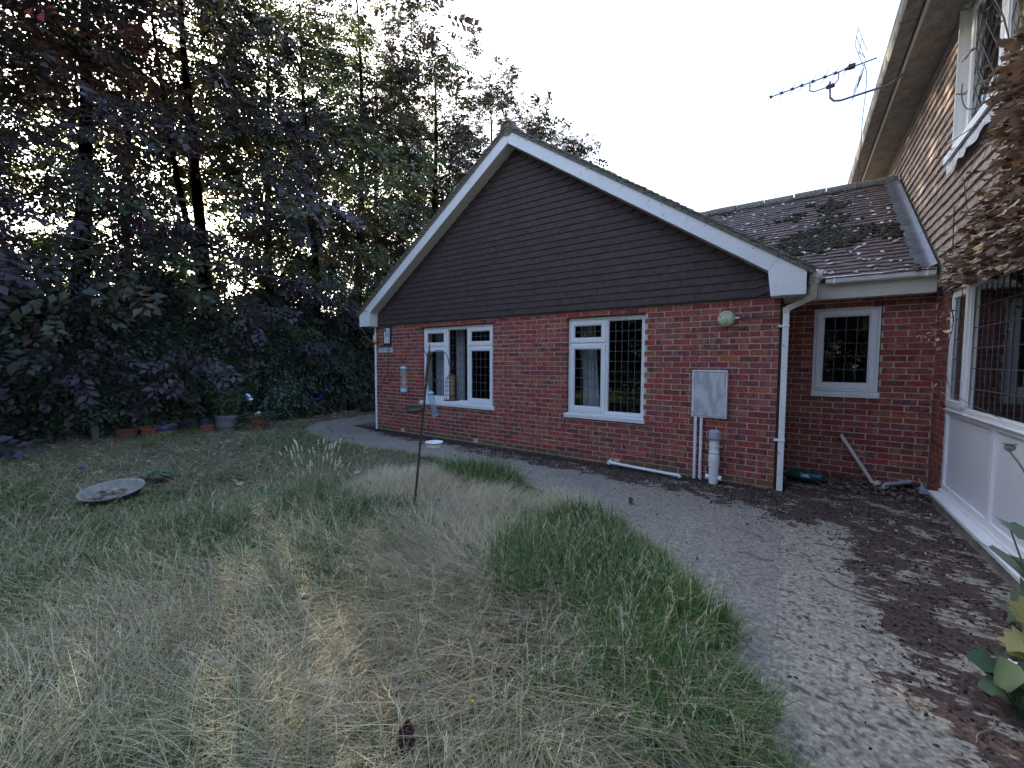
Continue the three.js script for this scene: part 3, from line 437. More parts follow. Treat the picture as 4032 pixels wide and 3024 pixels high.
  for (let k = 0; k < 5200; k++) { const u = r(), y = r() * 3.1, x = lerp(Math.max(0.3, left(y)), 7.30 - x0, u), d = fbm(x * 1.6 + 2, y * 1.6, 3, 505) + 0.16 * sstep(2.0, 2.8, x) * (1 - sstep(3.4, 4.0, x)) * sstep(0.5, 1.2, y) * (1 - sstep(2.5, 3.0, y)); if (d < 0.56 + 0.1 * r()) continue; const s = 0.012 + 0.028 * r() * r(), yy = Math.round(y / 0.0985) * 0.0985 + (r() - 0.3) * 0.02; list.push([place(x, yy, 0.024, r(), r(), r() * 6, s * 1.5, s, s * 0.7), lin(0.055, 0.05, 0.036).multiplyScalar(0.6 + 0.8 * r())]); }
  for (let k = 0; k < 260; k++) { const y = r() * 3.1, x = lerp(Math.max(0.3, left(y)), 7.30 - x0, Math.pow(r(), 1.6)); const s = 0.008 + 0.014 * r(); li.push([place(x, y, 0.026, 0, 0, r() * 6, s * 1.7, s, 0.004), lin(0.5, 0.5, 0.5).multiplyScalar(0.7 + 0.5 * r())]); }
  const mo = instances('moss', mg, std(0xffffff, 1), list, link), lo = instances('lichen', mg, std(0xffffff, 1), li, link); for (const o of [mo, lo]) { o.position.copy(roof.position); o.quaternion.copy(roof.quaternion); }
}

// ---------- two-storey house ----------
const house = thing('two_storey_house', 'tall house with tile-hung upper storey, concrete gutter and white panelled bay', 'house');
{
  const HX = 7.444, BX = 7.53, Xw = V(0, 0, 1), Yw = V(0, 1, 0), Zw = V(-1, 0, 0);
  const UW = [-0.33, 2.75, 3.60, 5.02];
  const hung = mesh('hung_wall', uvm(wallShape([[-7, 2.36], [4.6, 2.36], [4.6, 5.06], [-7, 5.06]], [UW], 0.10).translate(0, 0, -0.135)), M.hung, house); basis(hung, V(HX, 2.36, 0), Xw, Yw, Zw); hung.geometry.translate(0, -2.36, 0); hung.userData.label = 'upper wall hung with weathered grey-brown tiles';
  tiles(hung, tileGeoms(0.163, 0.155, 0.016, 30, 91), M.hung, { rows: 24, gauge: 0.1115, w: 0.165, tilt: 0.20, seed: 93, jit: 0.012, rise: -0.036, range: y => { const Y = y + 2.36, a = Y < 2.50 ? -0.50 : Y < 4.5 ? -0.60 - (Y - 2.58) * 1.405 : -6.9; return Y > UW[2] - 0.06 && Y < UW[3] - 0.02 ? [[a, UW[0] - 0.004], [UW[1], 4.5]] : [[a, 4.5]]; } });
  objm('bellcast_board', span(-0.47, 4.5, -0.07, -0.01, -0.07, -0.012), M.timber, hung);
  // brick return beside the bay
  const wall = mesh('wall', uvm(span(-1.1, -0.455, -0.2, 2.34, -0.2, -0.007)), M.mortar, house); basis(wall, V(BX, 0, 0), Xw, Yw, Zw);
  bricks(wall, { rows: 31, y0: -0.02, start: -0.98, seed: 25, pitch: 0.1125 * 1.0, runs: () => [[-0.965, -0.462]] });
  // bay: leaded lights above, plain white panels below
  const bay = sub('window', house); basis(bay, V(BX, 0, 0), Xw, Yw, Zw); bay.userData.label = 'wide white leaded bay with plain white panels beneath';
  windowUnit(bay, { x0: -0.43, x1: 4.2, y0: 1.035, y1: 2.285, cols: [{ x0: -0.43, x1: 0.125, opens: 1 }, { x0: 0.125, x1: 1.40 }, { x0: 1.40, x1: 2.70 }, { x0: 2.70, x1: 4.2 }], top: 0.05, fw: 0.05, cx: 0.118, cy: 0.19 });
  obj('panel_frame', [rspan(-0.43, -0.375, 0.18, 1.03, -0.06, 0.0, 0.005), rspan(-0.375, 4.2, 0.18, 0.235, -0.06, -0.001, 0.005), rspan(-0.375, 4.2, 0.985, 1.03, -0.06, -0.001, 0.005), ...[0.83, 2.06, 3.3].map(z => rspan(z - 0.03, z + 0.03, 0.235, 0.985, -0.06, -0.002, 0.005)), rspan(-0.43, 4.2, 0.155, 0.179, -0.06, 0.018, 0.004)], M.white, bay);
  [[-0.375, 0.80], [0.86, 2.03], [2.09, 3.27], [3.33, 4.2]].forEach(([a, b]) => objm('panel', span(a, b, 0.235, 0.985, -0.045, -0.022), M.panel, bay));
  obj('drip_strip', rspan(-0.43, 4.2, 1.026, 1.04, -0.02, 0.022, 0.003), M.gloss, bay);
  objm('sill', [rspan(-0.39, 4.2, 0.118, 0.154, -0.06, 0.105, 0.006)], M.white, bay);
  objm('plinth', [span(-0.36, 4.2, -0.1, 0.118, -0.2, 0.072)], M.concrete, house).applyMatrix4(bay.matrixWorld);
  // rooms behind
  const W = 0.1, room = (y0, y1) => [span(10.8, 10.9, y0, y1, -7, 4.7), span(7.6, 10.8, y0, y1, -7.1, -7), span(7.52, 10.9, y0, y1, 4.6, 4.7), span(7.6, 10.8, y0, y1, -1.1, -1.0)];
  obj('room_wall', [...room(-0.1, 2.4), ...room(2.5, 5.0), span(7.57, 7.8, -0.1, 2.4, -7, -1.0)], M.room, house); obj('floor', [span(7.60, 10.9, 0.0, 0.1, -7, 4.6), span(7.58, 10.9, 2.4, 2.5, -7, 4.6)], M.carpet, house); obj('ceiling', span(7.55, 10.9, 5.0, 5.05, -7, 4.6), M.room, house);
  // upper window set back in a white lined reveal
  const uw = sub('window', house); basis(uw, V(HX + 0.075, 0, 0), Xw, Yw, Zw); uw.userData.label = 'upstairs white window with diamond leads and net curtains';
  windowUnit(uw, { x0: -0.325, x1: 2.74, y0: 3.63, y1: 5.01, cols: [{ x0: -0.325, x1: 0.60, opens: 1 }, { x0: 0.60, x1: 1.7, opens: 1 }, { x0: 1.7, x1: 2.74 }], leads: false, fw: 0.10, top: 0.05 });
  { const L = [], d = 0.20; for (const [a, b] of [[-0.21, 0.565], [0.68, 1.6], [1.75, 2.68]]) { const h0 = 3.74, h1 = 4.93; for (let k = -12; k < 14; k++) for (const s of [-1, 1]) { const xa = a + k * d; let p = [xa, h0], q = [xa + s * (h1 - h0) * 0.8, h1]; const tt = x => (x - p[0]) / (q[0] - p[0]); let t0 = 0, t1 = 1; const A = tt(a), B = tt(b); t0 = Math.max(0, Math.min(A, B)); t1 = Math.min(1, Math.max(A, B)); if (t1 - t0 < 0.02) continue; const P = t => [lerp(p[0], q[0], t), lerp(p[1], q[1], t), -0.005]; L.push(rod(P(t0), P(t1), 0.004, 4)); } } obj('lead_came', L, M.came, uw); }
  obj('reveal', [rspan(-0.338, -0.322, 3.60, 5.03, -0.01, 0.082, 0.003), rspan(2.74, 2.756, 3.60, 5.03, -0.01, 0.082, 0.003)], M.white, uw);
  objm('sill', [rspan(-0.36, 2.8, 3.585, 3.625, -0.05, 0.135, 0.006), rspan(-0.36, 2.8, 3.555, 3.587, 0.112, 0.134, 0.003)], M.white, uw);
  { const g = new THREE.PlaneGeometry(3.1, 0.11, 160, 3), p = g.attributes.position; for (let i = 0; i < p.count; i++) { const x = p.getX(i), y = p.getY(i); p.setXYZ(i, x, y - (y < 0 ? 0.03 * Math.abs(Math.sin(x * 11 + Math.sin(x * 5))) : 0), 0.108 + 0.006 * Math.sin(x * 19) * (y < 0 ? 1 : 0.2) + (y > 0.03 ? -0.02 : 0)); } g.computeVertexNormals(); mesh('lead_apron', uvm(g.translate(1.22, 3.525, 0.0)), std(lin(0.62, 0.66, 0.72), 0.5), uw); }
  // eaves
  objm('soffit', [-6.8, -4.9, -3.05, -1.2, 0.65, 2.5].map((z, i) => span(7.155, 7.47, 5.03, 5.04, z, z + 1.845)), M.soffit, house);
  objm('fascia', rspan(7.128, 7.154, 5.008, 5.17, -6.8, 4.4, 0.004), M.cream, house);
  for (let k = 0; k < 17; k++) { const z = -6.8 + k * 0.66, sh = new THREE.Shape(); sh.moveTo(-0.07, 0); sh.lineTo(0.055, 0); sh.lineTo(0.06, 0.13); sh.lineTo(-0.09, 0.13); sh.lineTo(-0.085, 0.03); objm('gutter_block', new THREE.ExtrudeGeometry(sh, { depth: 0.645, bevelEnabled: true, bevelSize: 0.004, bevelThickness: 0.004, bevelSegments: 1 }).translate(7.052, 5.035 + (k % 3) * 0.003, z), M.concrete, house); }
  const s = Math.atan(0.7), c = Math.cos(s), n = Math.sin(s), roof = mesh('roof', uvm(span(0, 11.3, 0.03, 5, -0.05, -0.005)), M.verge, house); basis(roof, V(6.97, 5.185, 4.45), V(0, 0, -1), V(c, n, 0), V(0, 0, -1).cross(V(c, n, 0)));
  tiles(roof, tileGeoms(0.163, 0.17, 0.02, 14, 97), M.verge, { rows: 3, gauge: 0.1, w: 0.165, tilt: 0.12, seed: 99, jit: 0.02, range: () => [[0, 11.2]] });
}

// ---------- things on and beside the bungalow ----------
function canvasTex(w, h, draw) { const c = document.createElement('canvas'); c.width = w; c.height = h; draw(c.getContext('2d'), w, h); const t = new THREE.CanvasTexture(c); t.colorSpace = THREE.SRGBColorSpace; t.anisotropy = 4; return t; }
{
  const m = thing('meter_cabinet', 'white plastic meter cabinet with two conduits below it on the brick gable', 'cabinet', [5.315, 0.81, 0]);
  obj('case', [rspan(-0.205, 0.205, 0, 0.605, 0.002, 0.05, 0.008)], M.white, m);
  const d = mesh('door', new RoundedBoxGeometry(0.375, 0.572, 0.012, 2, 0.005), M.cabinet, m); d.position.set(0, 0.305, 0.056);
  obj('lock', new THREE.CylinderGeometry(0.006, 0.006, 0.006, 10).rotateX(Math.PI / 2).translate(0.155, -0.02, 0.006), M.black, d); obj('emblem', new THREE.TorusGeometry(0.011, 0.0015, 6, 18).translate(0.135, -0.245, 0.007), M.greyPlastic, d);
  for (const y of [0.07, 0.5]) obj('hinge', rspan(-0.208, -0.188, y, y + 0.035, 0.03, 0.062, 0.003), M.white, m);
  obj('top_lip', rspan(-0.205, 0.205, 0.592, 0.608, 0.002, 0.068, 0.005), M.white, m); obj('side_lip', rspan(0.192, 0.207, 0.002, 0.6, 0.002, 0.066, 0.005), M.white, m);
  for (const x of [-0.153, -0.083]) obj('conduit', cyl(0.019, 0.019, 0.84, x, -0.83, 0.035, 16), M.white, m);
}
{
  const p = thing('soil_vent_pipe', 'stubby white soil pipe with grey cap below the meter cabinet', 'pipe', [5.405, -0.02, 0.12]), prof = [];
  obj('pipe', [cyl(0.056, 0.056, 0.62, 0, 0, 0, 28)], M.white, p);
  for (const [y, h, r] of [[0.235, 0.02, 0.064], [0.255, 0.012, 0.06], [0.405, 0.018, 0.063], [0.345, 0.025, 0.061]]) obj('joint_ring', cyl(r, r, h, 0, y, 0, 28), M.white, p);
  obj('swept_collar', lathe([[0.057, 0.26], [0.066, 0.28], [0.066, 0.37], [0.057, 0.385]], 28), M.white, p);
  obj('side_boss', [new THREE.CylinderGeometry(0.03, 0.03, 0.17, 18).rotateZ(Math.PI / 2).translate(0, 0.09, 0), new THREE.CylinderGeometry(0.034, 0.034, 0.02, 18).rotateZ(Math.PI / 2).translate(0.08, 0.09, 0), new THREE.CylinderGeometry(0.034, 0.034, 0.02, 18).rotateZ(Math.PI / 2).translate(-0.08, 0.09, 0)], M.white, p);
  obj('pipe_bracket', [cyl(0.06, 0.06, 0.03, 0, 0.475, 0, 24), span(0.05, 0.085, 0.485, 0.497, -0.015, 0.0), new THREE.CylinderGeometry(0.008, 0.008, 0.01, 10).rotateX(Math.PI / 2).translate(0.085, 0.491, -0.005)], M.white, p);
  obj('cap', lathe([[0.058, 0.575], [0.072, 0.575], [0.075, 0.59], [0.074, 0.60], [0.071, 0.61], [0.072, 0.64], [0.066, 0.675], [0.058, 0.69], [0.04, 0.693], [0.0, 0.688]], 30), M.greyPlastic, p);
}
tag(obj('waste_pipe', [...poly([[4.02, 0.075, 0.03], [4.02, 0.055, 0.10], [5.00, 0.028, 0.14], [5.02, -0.01, 0.15]], 0.021, 14), cyl(0.026, 0.026, 0.05, 4.02, 0.03, 0.10, 14), rod([4.05, 0.055, 0.102], [4.12, 0.053, 0.105], 0.025, 14), rod([4.92, 0.031, 0.138], [4.985, 0.029, 0.14], 0.025, 14)], M.white), 'white waste pipe lying along the foot of the gable wall', 'pipe');
tag(obj('drain_grate', [span(4.9, 5.14, -0.004, 0.006, 0.06, 0.24), ...[0, 1, 2, 3, 4].map(k => span(4.92 + k * 0.045, 4.945 + k * 0.045, 0.006, 0.014, 0.07, 0.23))], M.black), 'black drain grating under the end of the low waste pipe', 'drain');
{
  const mk = (label, pos, turn) => { const l = thing('bulkhead_lamp', label, 'lamp', pos, turn, 'round wall lamps'); const al = speckle(141 + Math.round(pos[0]), [206, 210, 176], 0.85, 1.05, 6, 50, (c, u, v) => { const d = fbm(u * 9, v * 9, 3, 143, 9); return d > 0.52 ? C3(c, [128, 150, 120], (d - 0.52) * 3) : c; }); obj('base', new THREE.CylinderGeometry(0.098, 0.100, 0.035, 32).rotateX(Math.PI / 2).translate(0, 0, 0.018), M.cream, l); mesh('diffuser', merge(lathe([[0, 0.075], [0.05, 0.073], [0.08, 0.066], [0.092, 0.055], [0.096, 0.035]], 32).rotateX(Math.PI / 2)), std(0xffffff, 0.5, { map: al }), l); for (let k = 0; k < 3; k++) obj('screw', new THREE.CylinderGeometry(0.006, 0.006, 0.01, 8).rotateX(Math.PI / 2).translate(Math.cos(0.5 + k * 2.1) * 0.084, Math.sin(0.5 + k * 2.1) * 0.084, 0.066), M.iron, l); return l; };
  const a = mk('round cream bulkhead lamp high on the gable beside the downpipe', [5.482, 2.06, 0.002], 0); obj('cable_gland', rod([0.095, 0.005, 0.02], [0.14, 0.005, 0.02], 0.012, 10), M.white, a); obj('flex', tube([[0.14, 0.005, 0.02], [0.3, -0.002, 0.012], [0.45, 0.004, 0.012], [0.56, 0.006, 0.012]], 0.006, 24), M.cable, a); obj('supply_cable', tube([[0, 0.09, 0.012], [0.004, 0.17, 0.012], [0, 0.25, 0.014]], 0.004, 12), M.cable, a);
  mk('round cream bulkhead lamp at the bungalow corner above the thin downpipe', [-1.43, 2.005, 0.01], -0.75);
}
{
  const t = canvasTex(256, 512, (c, w, h) => { c.fillStyle = '#dfe3e8'; c.fillRect(0, 0, w, h); c.strokeStyle = '#22252c'; c.lineWidth = 14; c.beginPath(); c.moveTo(w / 2, 70); c.lineTo(w - 28, 300); c.lineTo(28, 300); c.closePath(); c.stroke(); c.fillStyle = '#22252c'; c.beginPath(); c.moveTo(132, 150); c.lineTo(142, 190); c.lineTo(160, 225); c.lineTo(146, 236); c.lineTo(150, 282); c.lineTo(134, 262); c.lineTo(118, 270); c.lineTo(116, 240); c.lineTo(88, 238); c.lineTo(112, 208); c.lineTo(122, 176); c.closePath(); c.fill(); c.font = 'bold 44px sans-serif'; c.textAlign = 'center'; c.fillText('Guard', w / 2, 408); c.fillText('dogs', w / 2, 470); });
  const s = thing('warning_sign', 'black framed sign with warning triangle on the brick gable', 'sign', [-1.055, 1.868, 0.004]); obj('frame', [rspan(-0.125, 0.125, 0, 0.40, 0, 0.02, 0.004)], M.black, s); mesh('notice', new THREE.PlaneGeometry(0.185, 0.325).translate(0, 0.20, 0.0225), std(0xffffff, 0.6, { map: t }), s);
  obj('torn_tape', span(-0.075, -0.03, 0.28, 0.365, 0.0226, 0.024), M.black, s);
  const n = canvasTex(512, 128, (c, w, h) => { c.fillStyle = '#d4d8de'; c.fillRect(0, 0, w, h); c.strokeStyle = '#4a4e58'; c.lineWidth = 3; c.strokeRect(10, 10, w - 20, h - 20); c.fillStyle = '#2b3040'; c.font = 'bold 84px serif'; c.textAlign = 'center'; c.fillText('TEN VIEW', w / 2, 94); });
  const p = thing('name_plate', 'small white name plate with dark capitals under the warning sign', 'sign', [-1.122, 1.705, 0.004]); obj('plate', rspan(-0.232, 0.232, 0, 0.112, 0, 0.016, 0.003), M.white, p); mesh('lettering', new THREE.PlaneGeometry(0.455, 0.104).translate(0, 0.056, 0.0175), std(0xffffff, 0.5, { map: n }), p); obj('shelf_edge', span(-0.232, 0.232, 0.113, 0.123, 0, 0.03), M.timber, p);
  tag(obj('loose_cable', tube([[-1.0, 2.30, 0.03], [-0.985, 2.0, 0.028], [-1.0, 1.70, 0.03], [-1.03, 1.45, 0.012], [-1.10, 1.22, 0.012], [-1.27, 1.0, 0.014], [-1.42, 0.86, 0.02], [-1.40, 0.66, 0.02], [-1.24, 0.50, 0.014], [-1.02, 0.41, 0.012], [-0.93, 0.42, 0.014], [-0.925, 0.50, 0.014], [-0.90, 0.57, 0.012], [-0.84, 0.635, 0.01]], 0.0045, 90, 6), M.cable), 'thin dark cable looping down the brickwork by the name plate', 'cable');
}
// curtains inside the bungalow windows
function curtain(x, w, y0, y1, z, seed, lean = 0) { const g = new THREE.PlaneGeometry(w, y1 - y0, 48, 8), p = g.attributes.position; for (let i = 0; i < p.count; i++) { const X = p.getX(i), t = (p.getY(i) + (y1 - y0) / 2) / (y1 - y0); p.setXYZ(i, X + lean * (1 - t) * (X > 0 ? 1 : 0.5), p.getY(i), 0.026 * Math.sin(X * 62 + seed) + 0.012 * Math.sin(X * 131 + seed * 2)); } g.computeVertexNormals(); return g.translate(x, (y0 + y1) / 2, z); }
tag(obj('curtain', curtain(3.43, 0.24, 0.70, 2.30, -0.42, 1, 0.10), M.curtain), 'pale curtain drawn aside behind the two-light window', 'curtain', 'curtains in the bungalow'); tag(obj('curtain', [curtain(0.16, 0.40, 0.70, 2.30, -0.42, 3), curtain(0.62, 0.22, 0.70, 2.30, -0.45, 5)], M.curtain), 'pale curtain drawn aside behind the three-light window', 'curtain', 'curtains in the bungalow');
// net and curtains in the big house
{ const g = new THREE.PlaneGeometry(2.9, 1.3, 220, 2), p = g.attributes.position; for (let i = 0; i < p.count; i++) p.setZ(i, 0.02 * Math.sin(p.getX(i) * 55) + 0.01 * Math.sin(p.getX(i) * 23)); g.computeVertexNormals(); const n = mesh('net_curtain', g, M.net); n.rotation.y = -Math.PI / 2; n.position.set(7.74, 4.33, 1.2); tag(n, 'white net curtain hanging behind the upstairs window', 'curtain'); }
{ const g = new THREE.PlaneGeometry(0.5, 1.9, 60, 2), p = g.attributes.position; for (let i = 0; i < p.count; i++) p.setZ(i, 0.03 * Math.sin(p.getX(i) * 60)); g.computeVertexNormals(); const n = mesh('bay_curtain', g, M.curtain); n.rotation.y = -Math.PI / 2; n.position.set(7.85, 1.35, 1.05); tag(n, 'grey curtain hanging behind the panelled bay', 'curtain'); }

// pipes and bits by the link wall
tag(obj('slanting_waste_pipe', [...poly([[6.715, 0.585, -0.93], [6.72, 0.59, -0.86], [7.045, 0.03, -0.80]], 0.021, 14), rod([6.725, 0.575, -0.858], [6.755, 0.525, -0.852], 0.0255, 14)], M.cream), 'cream waste pipe slanting down the link wall to the ground', 'pipe');
tag(obj('elbow_pipe', [...poly([[7.36, 0.115, -0.92], [7.36, 0.115, -0.84], [7.13, 0.07, -0.74], [7.11, 0.02, -0.72]], 0.021, 14), rod([7.31, 0.107, -0.82], [7.27, 0.10, -0.803], 0.026, 14), rod([7.19, 0.082, -0.767], [7.15, 0.075, -0.75], 0.026, 14), new THREE.SphereGeometry(0.027, 14, 10).translate(7.36, 0.115, -0.84)], M.greyPlastic), 'grey elbowed waste pipe lying across the leaves by the link', 'pipe');
tag(obj('drain_plug', [cyl(0.036, 0.034, 0.03, 7.075, 0.05, -0.80, 18).rotateX(0), cyl(0.02, 0.02, 0.012, 7.075, 0.08, -0.80, 14)], M.cream), 'round cream drain plug beside the slanting pipe', 'drain');
tag(obj('tap_box', [rspan(7.40, 7.47, 0.05, 0.115, -0.66, -0.58, 0.01), cyl(0.022, 0.022, 0.04, 7.43, 0.112, -0.62, 12), rod([7.43, 0.13, -0.62], [7.40, 0.21, -0.66], 0.006)], M.greyPlastic), 'small grey junction box at the corner of the bay', 'box');
{
  const g = thing('green_canister', 'dark green plastic canister with torn white label lying by the downpipe', 'canister', [6.36, 0.085, -0.58], -0.22);
  obj('body', [new THREE.CapsuleGeometry(0.068, 0.0, 4, 24).scale(1, 1, 1).rotateZ(Math.PI / 2).scale(0.01, 1, 1), lathe([[0, -0.185], [0.05, -0.185], [0.068, -0.176], [0.07, -0.16], [0.07, 0.16], [0.068, 0.176], [0.05, 0.185], [0, 0.185]], 28).rotateZ(Math.PI / 2)], M.greenPlastic, g);
  const sh = new THREE.Shape([[-0.055, 0.03], [-0.03, 0.022], [-0.028, 0.012], [0.03, 0.018], [0.045, 0.022], [0.052, -0.012], [0.06, -0.022], [0.02, -0.022], [-0.045, -0.02]].map(p => new THREE.Vector2(...p))), lg = new THREE.ShapeGeometry(sh, 4), p = lg.attributes.position; for (let i = 0; i < p.count; i++) { const a = p.getY(i) / 0.07 + 0.30; p.setXYZ(i, p.getX(i), Math.sin(a) * 0.0712, Math.cos(a) * 0.0712); } lg.computeVertexNormals(); obj('torn_label', lg, std(lin(0.6, 0.62, 0.64), 0.7), g);
}
// ---------- aerial ----------
{
  const a = thing('tv_aerial', 'rooftop television aerial on a bent arm from the big house eaves', 'aerial', [0, 0, -1.01]);
  obj('bracket_arm', [...poly([[7.14, 4.93, 0.0], [7.02, 4.85, 0], [6.56, 4.825, 0], [6.49, 4.845, 0], [6.45, 4.90, 0], [6.443, 5.10, 0]], 0.0125, 10)], M.aluminium, a);
  obj('boom', rod([5.80, 5.133, 0], [6.89, 5.208, 0], 0.0085, 8), M.aluminium, a);
  obj('cradle', poly([[6.232, 5.165, 0], [6.236, 5.06, 0], [6.28, 5.03, 0], [6.48, 5.043, 0], [6.522, 5.08, 0], [6.53, 5.18, 0]], 0.0075, 8), M.aluminium, a);
  obj('clamp', [rspan(6.405, 6.495, 5.02, 5.055, -0.02, 0.02, 0.004), rod([6.43, 5.0, 0.02], [6.43, 5.07, 0.02], 0.004), rod([6.47, 5.0, 0.02], [6.47, 5.07, 0.02], 0.004)], M.iron, a);
  for (const [x, y] of [[5.805, 5.133], [5.927, 5.142], [6.045, 5.150], [6.149, 5.157], [6.266, 5.165], [6.389, 5.174], [6.496, 5.181], [6.604, 5.188]]) { const g = [rspan(x - 0.014, x + 0.014, y - 0.014, y + 0.016, -0.014, 0.014, 0.003)]; for (const s of [-1, 1]) for (const t of [-1, 1]) g.push(rod([x, y, 0], [x + s * 0.034, y + t * 0.052, s * 0.05], 0.0036, 5)); obj('director', g, M.iron, a); }
  obj('junction_box', rspan(6.62, 6.69, 5.175, 5.225, -0.025, 0.025, 0.006), M.iron, a);
  for (const s of [-1, 1]) { const g = [], T = s > 0 ? 1 : -1, P = (u, v) => [6.775 - 0.09 * u * 1.0, 5.20 + T * (0.05 + 0.29 * u), -0.16 + 0.32 * v]; for (const v of [0, 0.5, 1]) g.push(rod(P(0, v), P(1, v), 0.0035, 5)); g.push(rod(P(1, 0), P(1, 1), 0.0035, 5), rod(P(0.55, 0.15), P(0.05, 0.5), 0.007, 6), rod(P(0.55, 0), P(0.55, 1), 0.003, 5)); obj('reflector', g, M.aluminium, a); }
  obj('aerial_cable', tube([[6.77, 5.20, 0.01], [6.80, 5.03, 0.01], [6.78, 4.49, 0.01], [6.775, 4.0, 0.01], [6.752, 3.64, 0.01], [6.72, 3.21, 0.01], [6.677, 3.03, 0.015], [6.722, 2.855, 0.02]], 0.0042, 90, 6), M.cable, a);
}
// ---------- bird feeding station ----------
{
  const B = V(3.107, 0.0, 2.996), T = V(3.218, 1.655, 2.87), at = t => B.clone().lerp(T, t), P = v => [v.x, v.y, v.z];
  const s = thing('bird_feeding_station', 'leaning black pole with curved hooks, tray and dish standing in flattened grass', 'feeder pole');
  obj('pole', [rod(P(at(-0.03)), P(at(0.34)), 0.0125, 12), rod(P(at(0.34)), P(at(0.93)), 0.0105, 12)], M.iron, s);
  obj('finial', [rod(P(at(0.80)), P(at(0.955)), 0.016, 12), rod(P(at(0.955)), P(at(0.975)), 0.020, 12, 0.013), rod(P(at(0.975)), P(at(1.02)), 0.010, 10, 0.003), new THREE.SphereGeometry(0.006, 8, 6).translate(...P(at(1.02)))], M.iron, s);
  const hook = (pts, r = 0.0042) => obj('hook', tube(pts, r, 60, 7), M.iron, s);
  hook([[3.206, 1.50, 2.884], [3.20, 1.585, 2.89], [3.17, 1.645, 2.925], [3.128, 1.665, 2.972], [3.09, 1.645, 3.015], [3.068, 1.59, 3.04], [3.064, 1.545, 3.045], [3.052, 1.522, 3.058], [3.037, 1.53, 3.075], [3.035, 1.56, 3.078], [3.045, 1.575, 3.066], [3.055, 1.565, 3.055]]);
  hook([[3.222, 1.55, 2.866], [3.24, 1.605, 2.846], [3.282, 1.632, 2.798], [3.32, 1.61, 2.755], [3.338, 1.565, 2.735], [3.343, 1.51, 2.729], [3.352, 1.484, 2.718], [3.372, 1.478, 2.696], [3.378, 1.495, 2.689], [3.368, 1.512, 2.70], [3.358, 1.50, 2.711]]);
  hook([[3.193, 1.24, 2.90], [3.205, 1.30, 2.885], [3.215, 1.35, 2.873], [3.232, 1.365, 2.854], [3.246, 1.35, 2.838], [3.252, 1.32, 2.831], [3.26, 1.305, 2.822], [3.268, 1.316, 2.813], [3.264, 1.335, 2.818], [3.256, 1.33, 2.827]]);
  const tray = lathe([[0, -0.004], [0.07, -0.006], [0.078, 0.004], [0.082, 0.024], [0.086, 0.024], [0.082, 0.0], [0.074, -0.012], [0, -0.012]], 30).rotateZ(-0.14).rotateX(0.16); obj('mesh_tray', [tray.translate(3.118, 1.04, 2.985)], M.iron, s);
  obj('tray_ring', [new THREE.TorusGeometry(0.088, 0.004, 6, 30).rotateX(Math.PI / 2).rotateZ(-0.14).rotateX(0.16).translate(3.118, 1.062, 2.985), ...poly([[3.175, 1.02, 2.92], [3.172, 0.96, 2.923], [3.166, 0.94, 2.93]], 0.004)], M.iron, s);
  obj('clamp', [rod(P(at(0.757)), P(at(0.765)), 0.016, 12), rod(P(at(0.615)), P(at(0.63)), 0.016, 12), rod(P(at(0.42)), P(at(0.432)), 0.016, 12)], M.iron, s);
  obj('dish_ring', [new THREE.TorusGeometry(0.094, 0.0035, 6, 34).rotateX(Math.PI / 2).translate(3.243, 0.708, 2.842), rod([3.153, 0.70, 2.944], [3.18, 0.708, 2.912], 0.004)], M.iron, s);
  tag(mesh('water_dish', merge(lathe([[0, 0.0], [0.066, 0.0], [0.078, 0.006], [0.088, 0.046], [0.093, 0.05], [0.091, 0.054], [0.084, 0.05], [0.073, 0.012], [0, 0.008]], 34).translate(3.243, 0.66, 2.842)), M.white), 'shallow white plastic dish held in a ring on the feeder pole', 'dish');
  // hanging feeders
  const tubeF = thing('tube_feeder', 'clear tube seed feeder with pale blue cap and base on a curved hook', 'bird feeder', [3.053, 1.225, 3.057]);
  obj('tube', [cyl(0.030, 0.030, 0.205, 0, 0.03, 0, 24, true)], M.acrylic, tubeF); obj('cap', [lathe([[0, 0.252], [0.010, 0.252], [0.012, 0.244], [0.030, 0.240], [0.033, 0.234], [0.033, 0.222], [0.029, 0.22]], 24)], M.blue, tubeF); obj('base', [lathe([[0, 0.0], [0.036, 0.0], [0.036, 0.006], [0.030, 0.008], [0.030, 0.036], [0.0, 0.036]], 24)], M.blue, tubeF); obj('perch', rod([-0.045, 0.012, 0], [0.045, 0.012, 0], 0.003), M.blue, tubeF); obj('handle', [tube([[-0.026, 0.21, 0], [-0.02, 0.255, 0], [0, 0.29, 0], [0.006, 0.315, 0], [0, 0.325, 0]], 0.0025, 20, 6), tube([[0.026, 0.21, 0], [0.02, 0.255, 0], [0, 0.29, 0]], 0.0025, 14, 6)], M.iron, tubeF); obj('seed_baffle', [rod([-0.02, 0.19, 0.018], [0.02, 0.195, 0.018], 0.004), rod([-0.018, 0.205, -0.015], [0.012, 0.2, 0.02], 0.004)], M.greyPlastic, tubeF);
  const nut = thing('peanut_feeder', 'tilted pale blue wire peanut feeder hanging against the pole', 'bird feeder', [3.254, 0.972, 2.83]); nut.quaternion.setFromUnitVectors(V(0, 1, 0), V(-0.034, 0.255, 0.038).normalize());
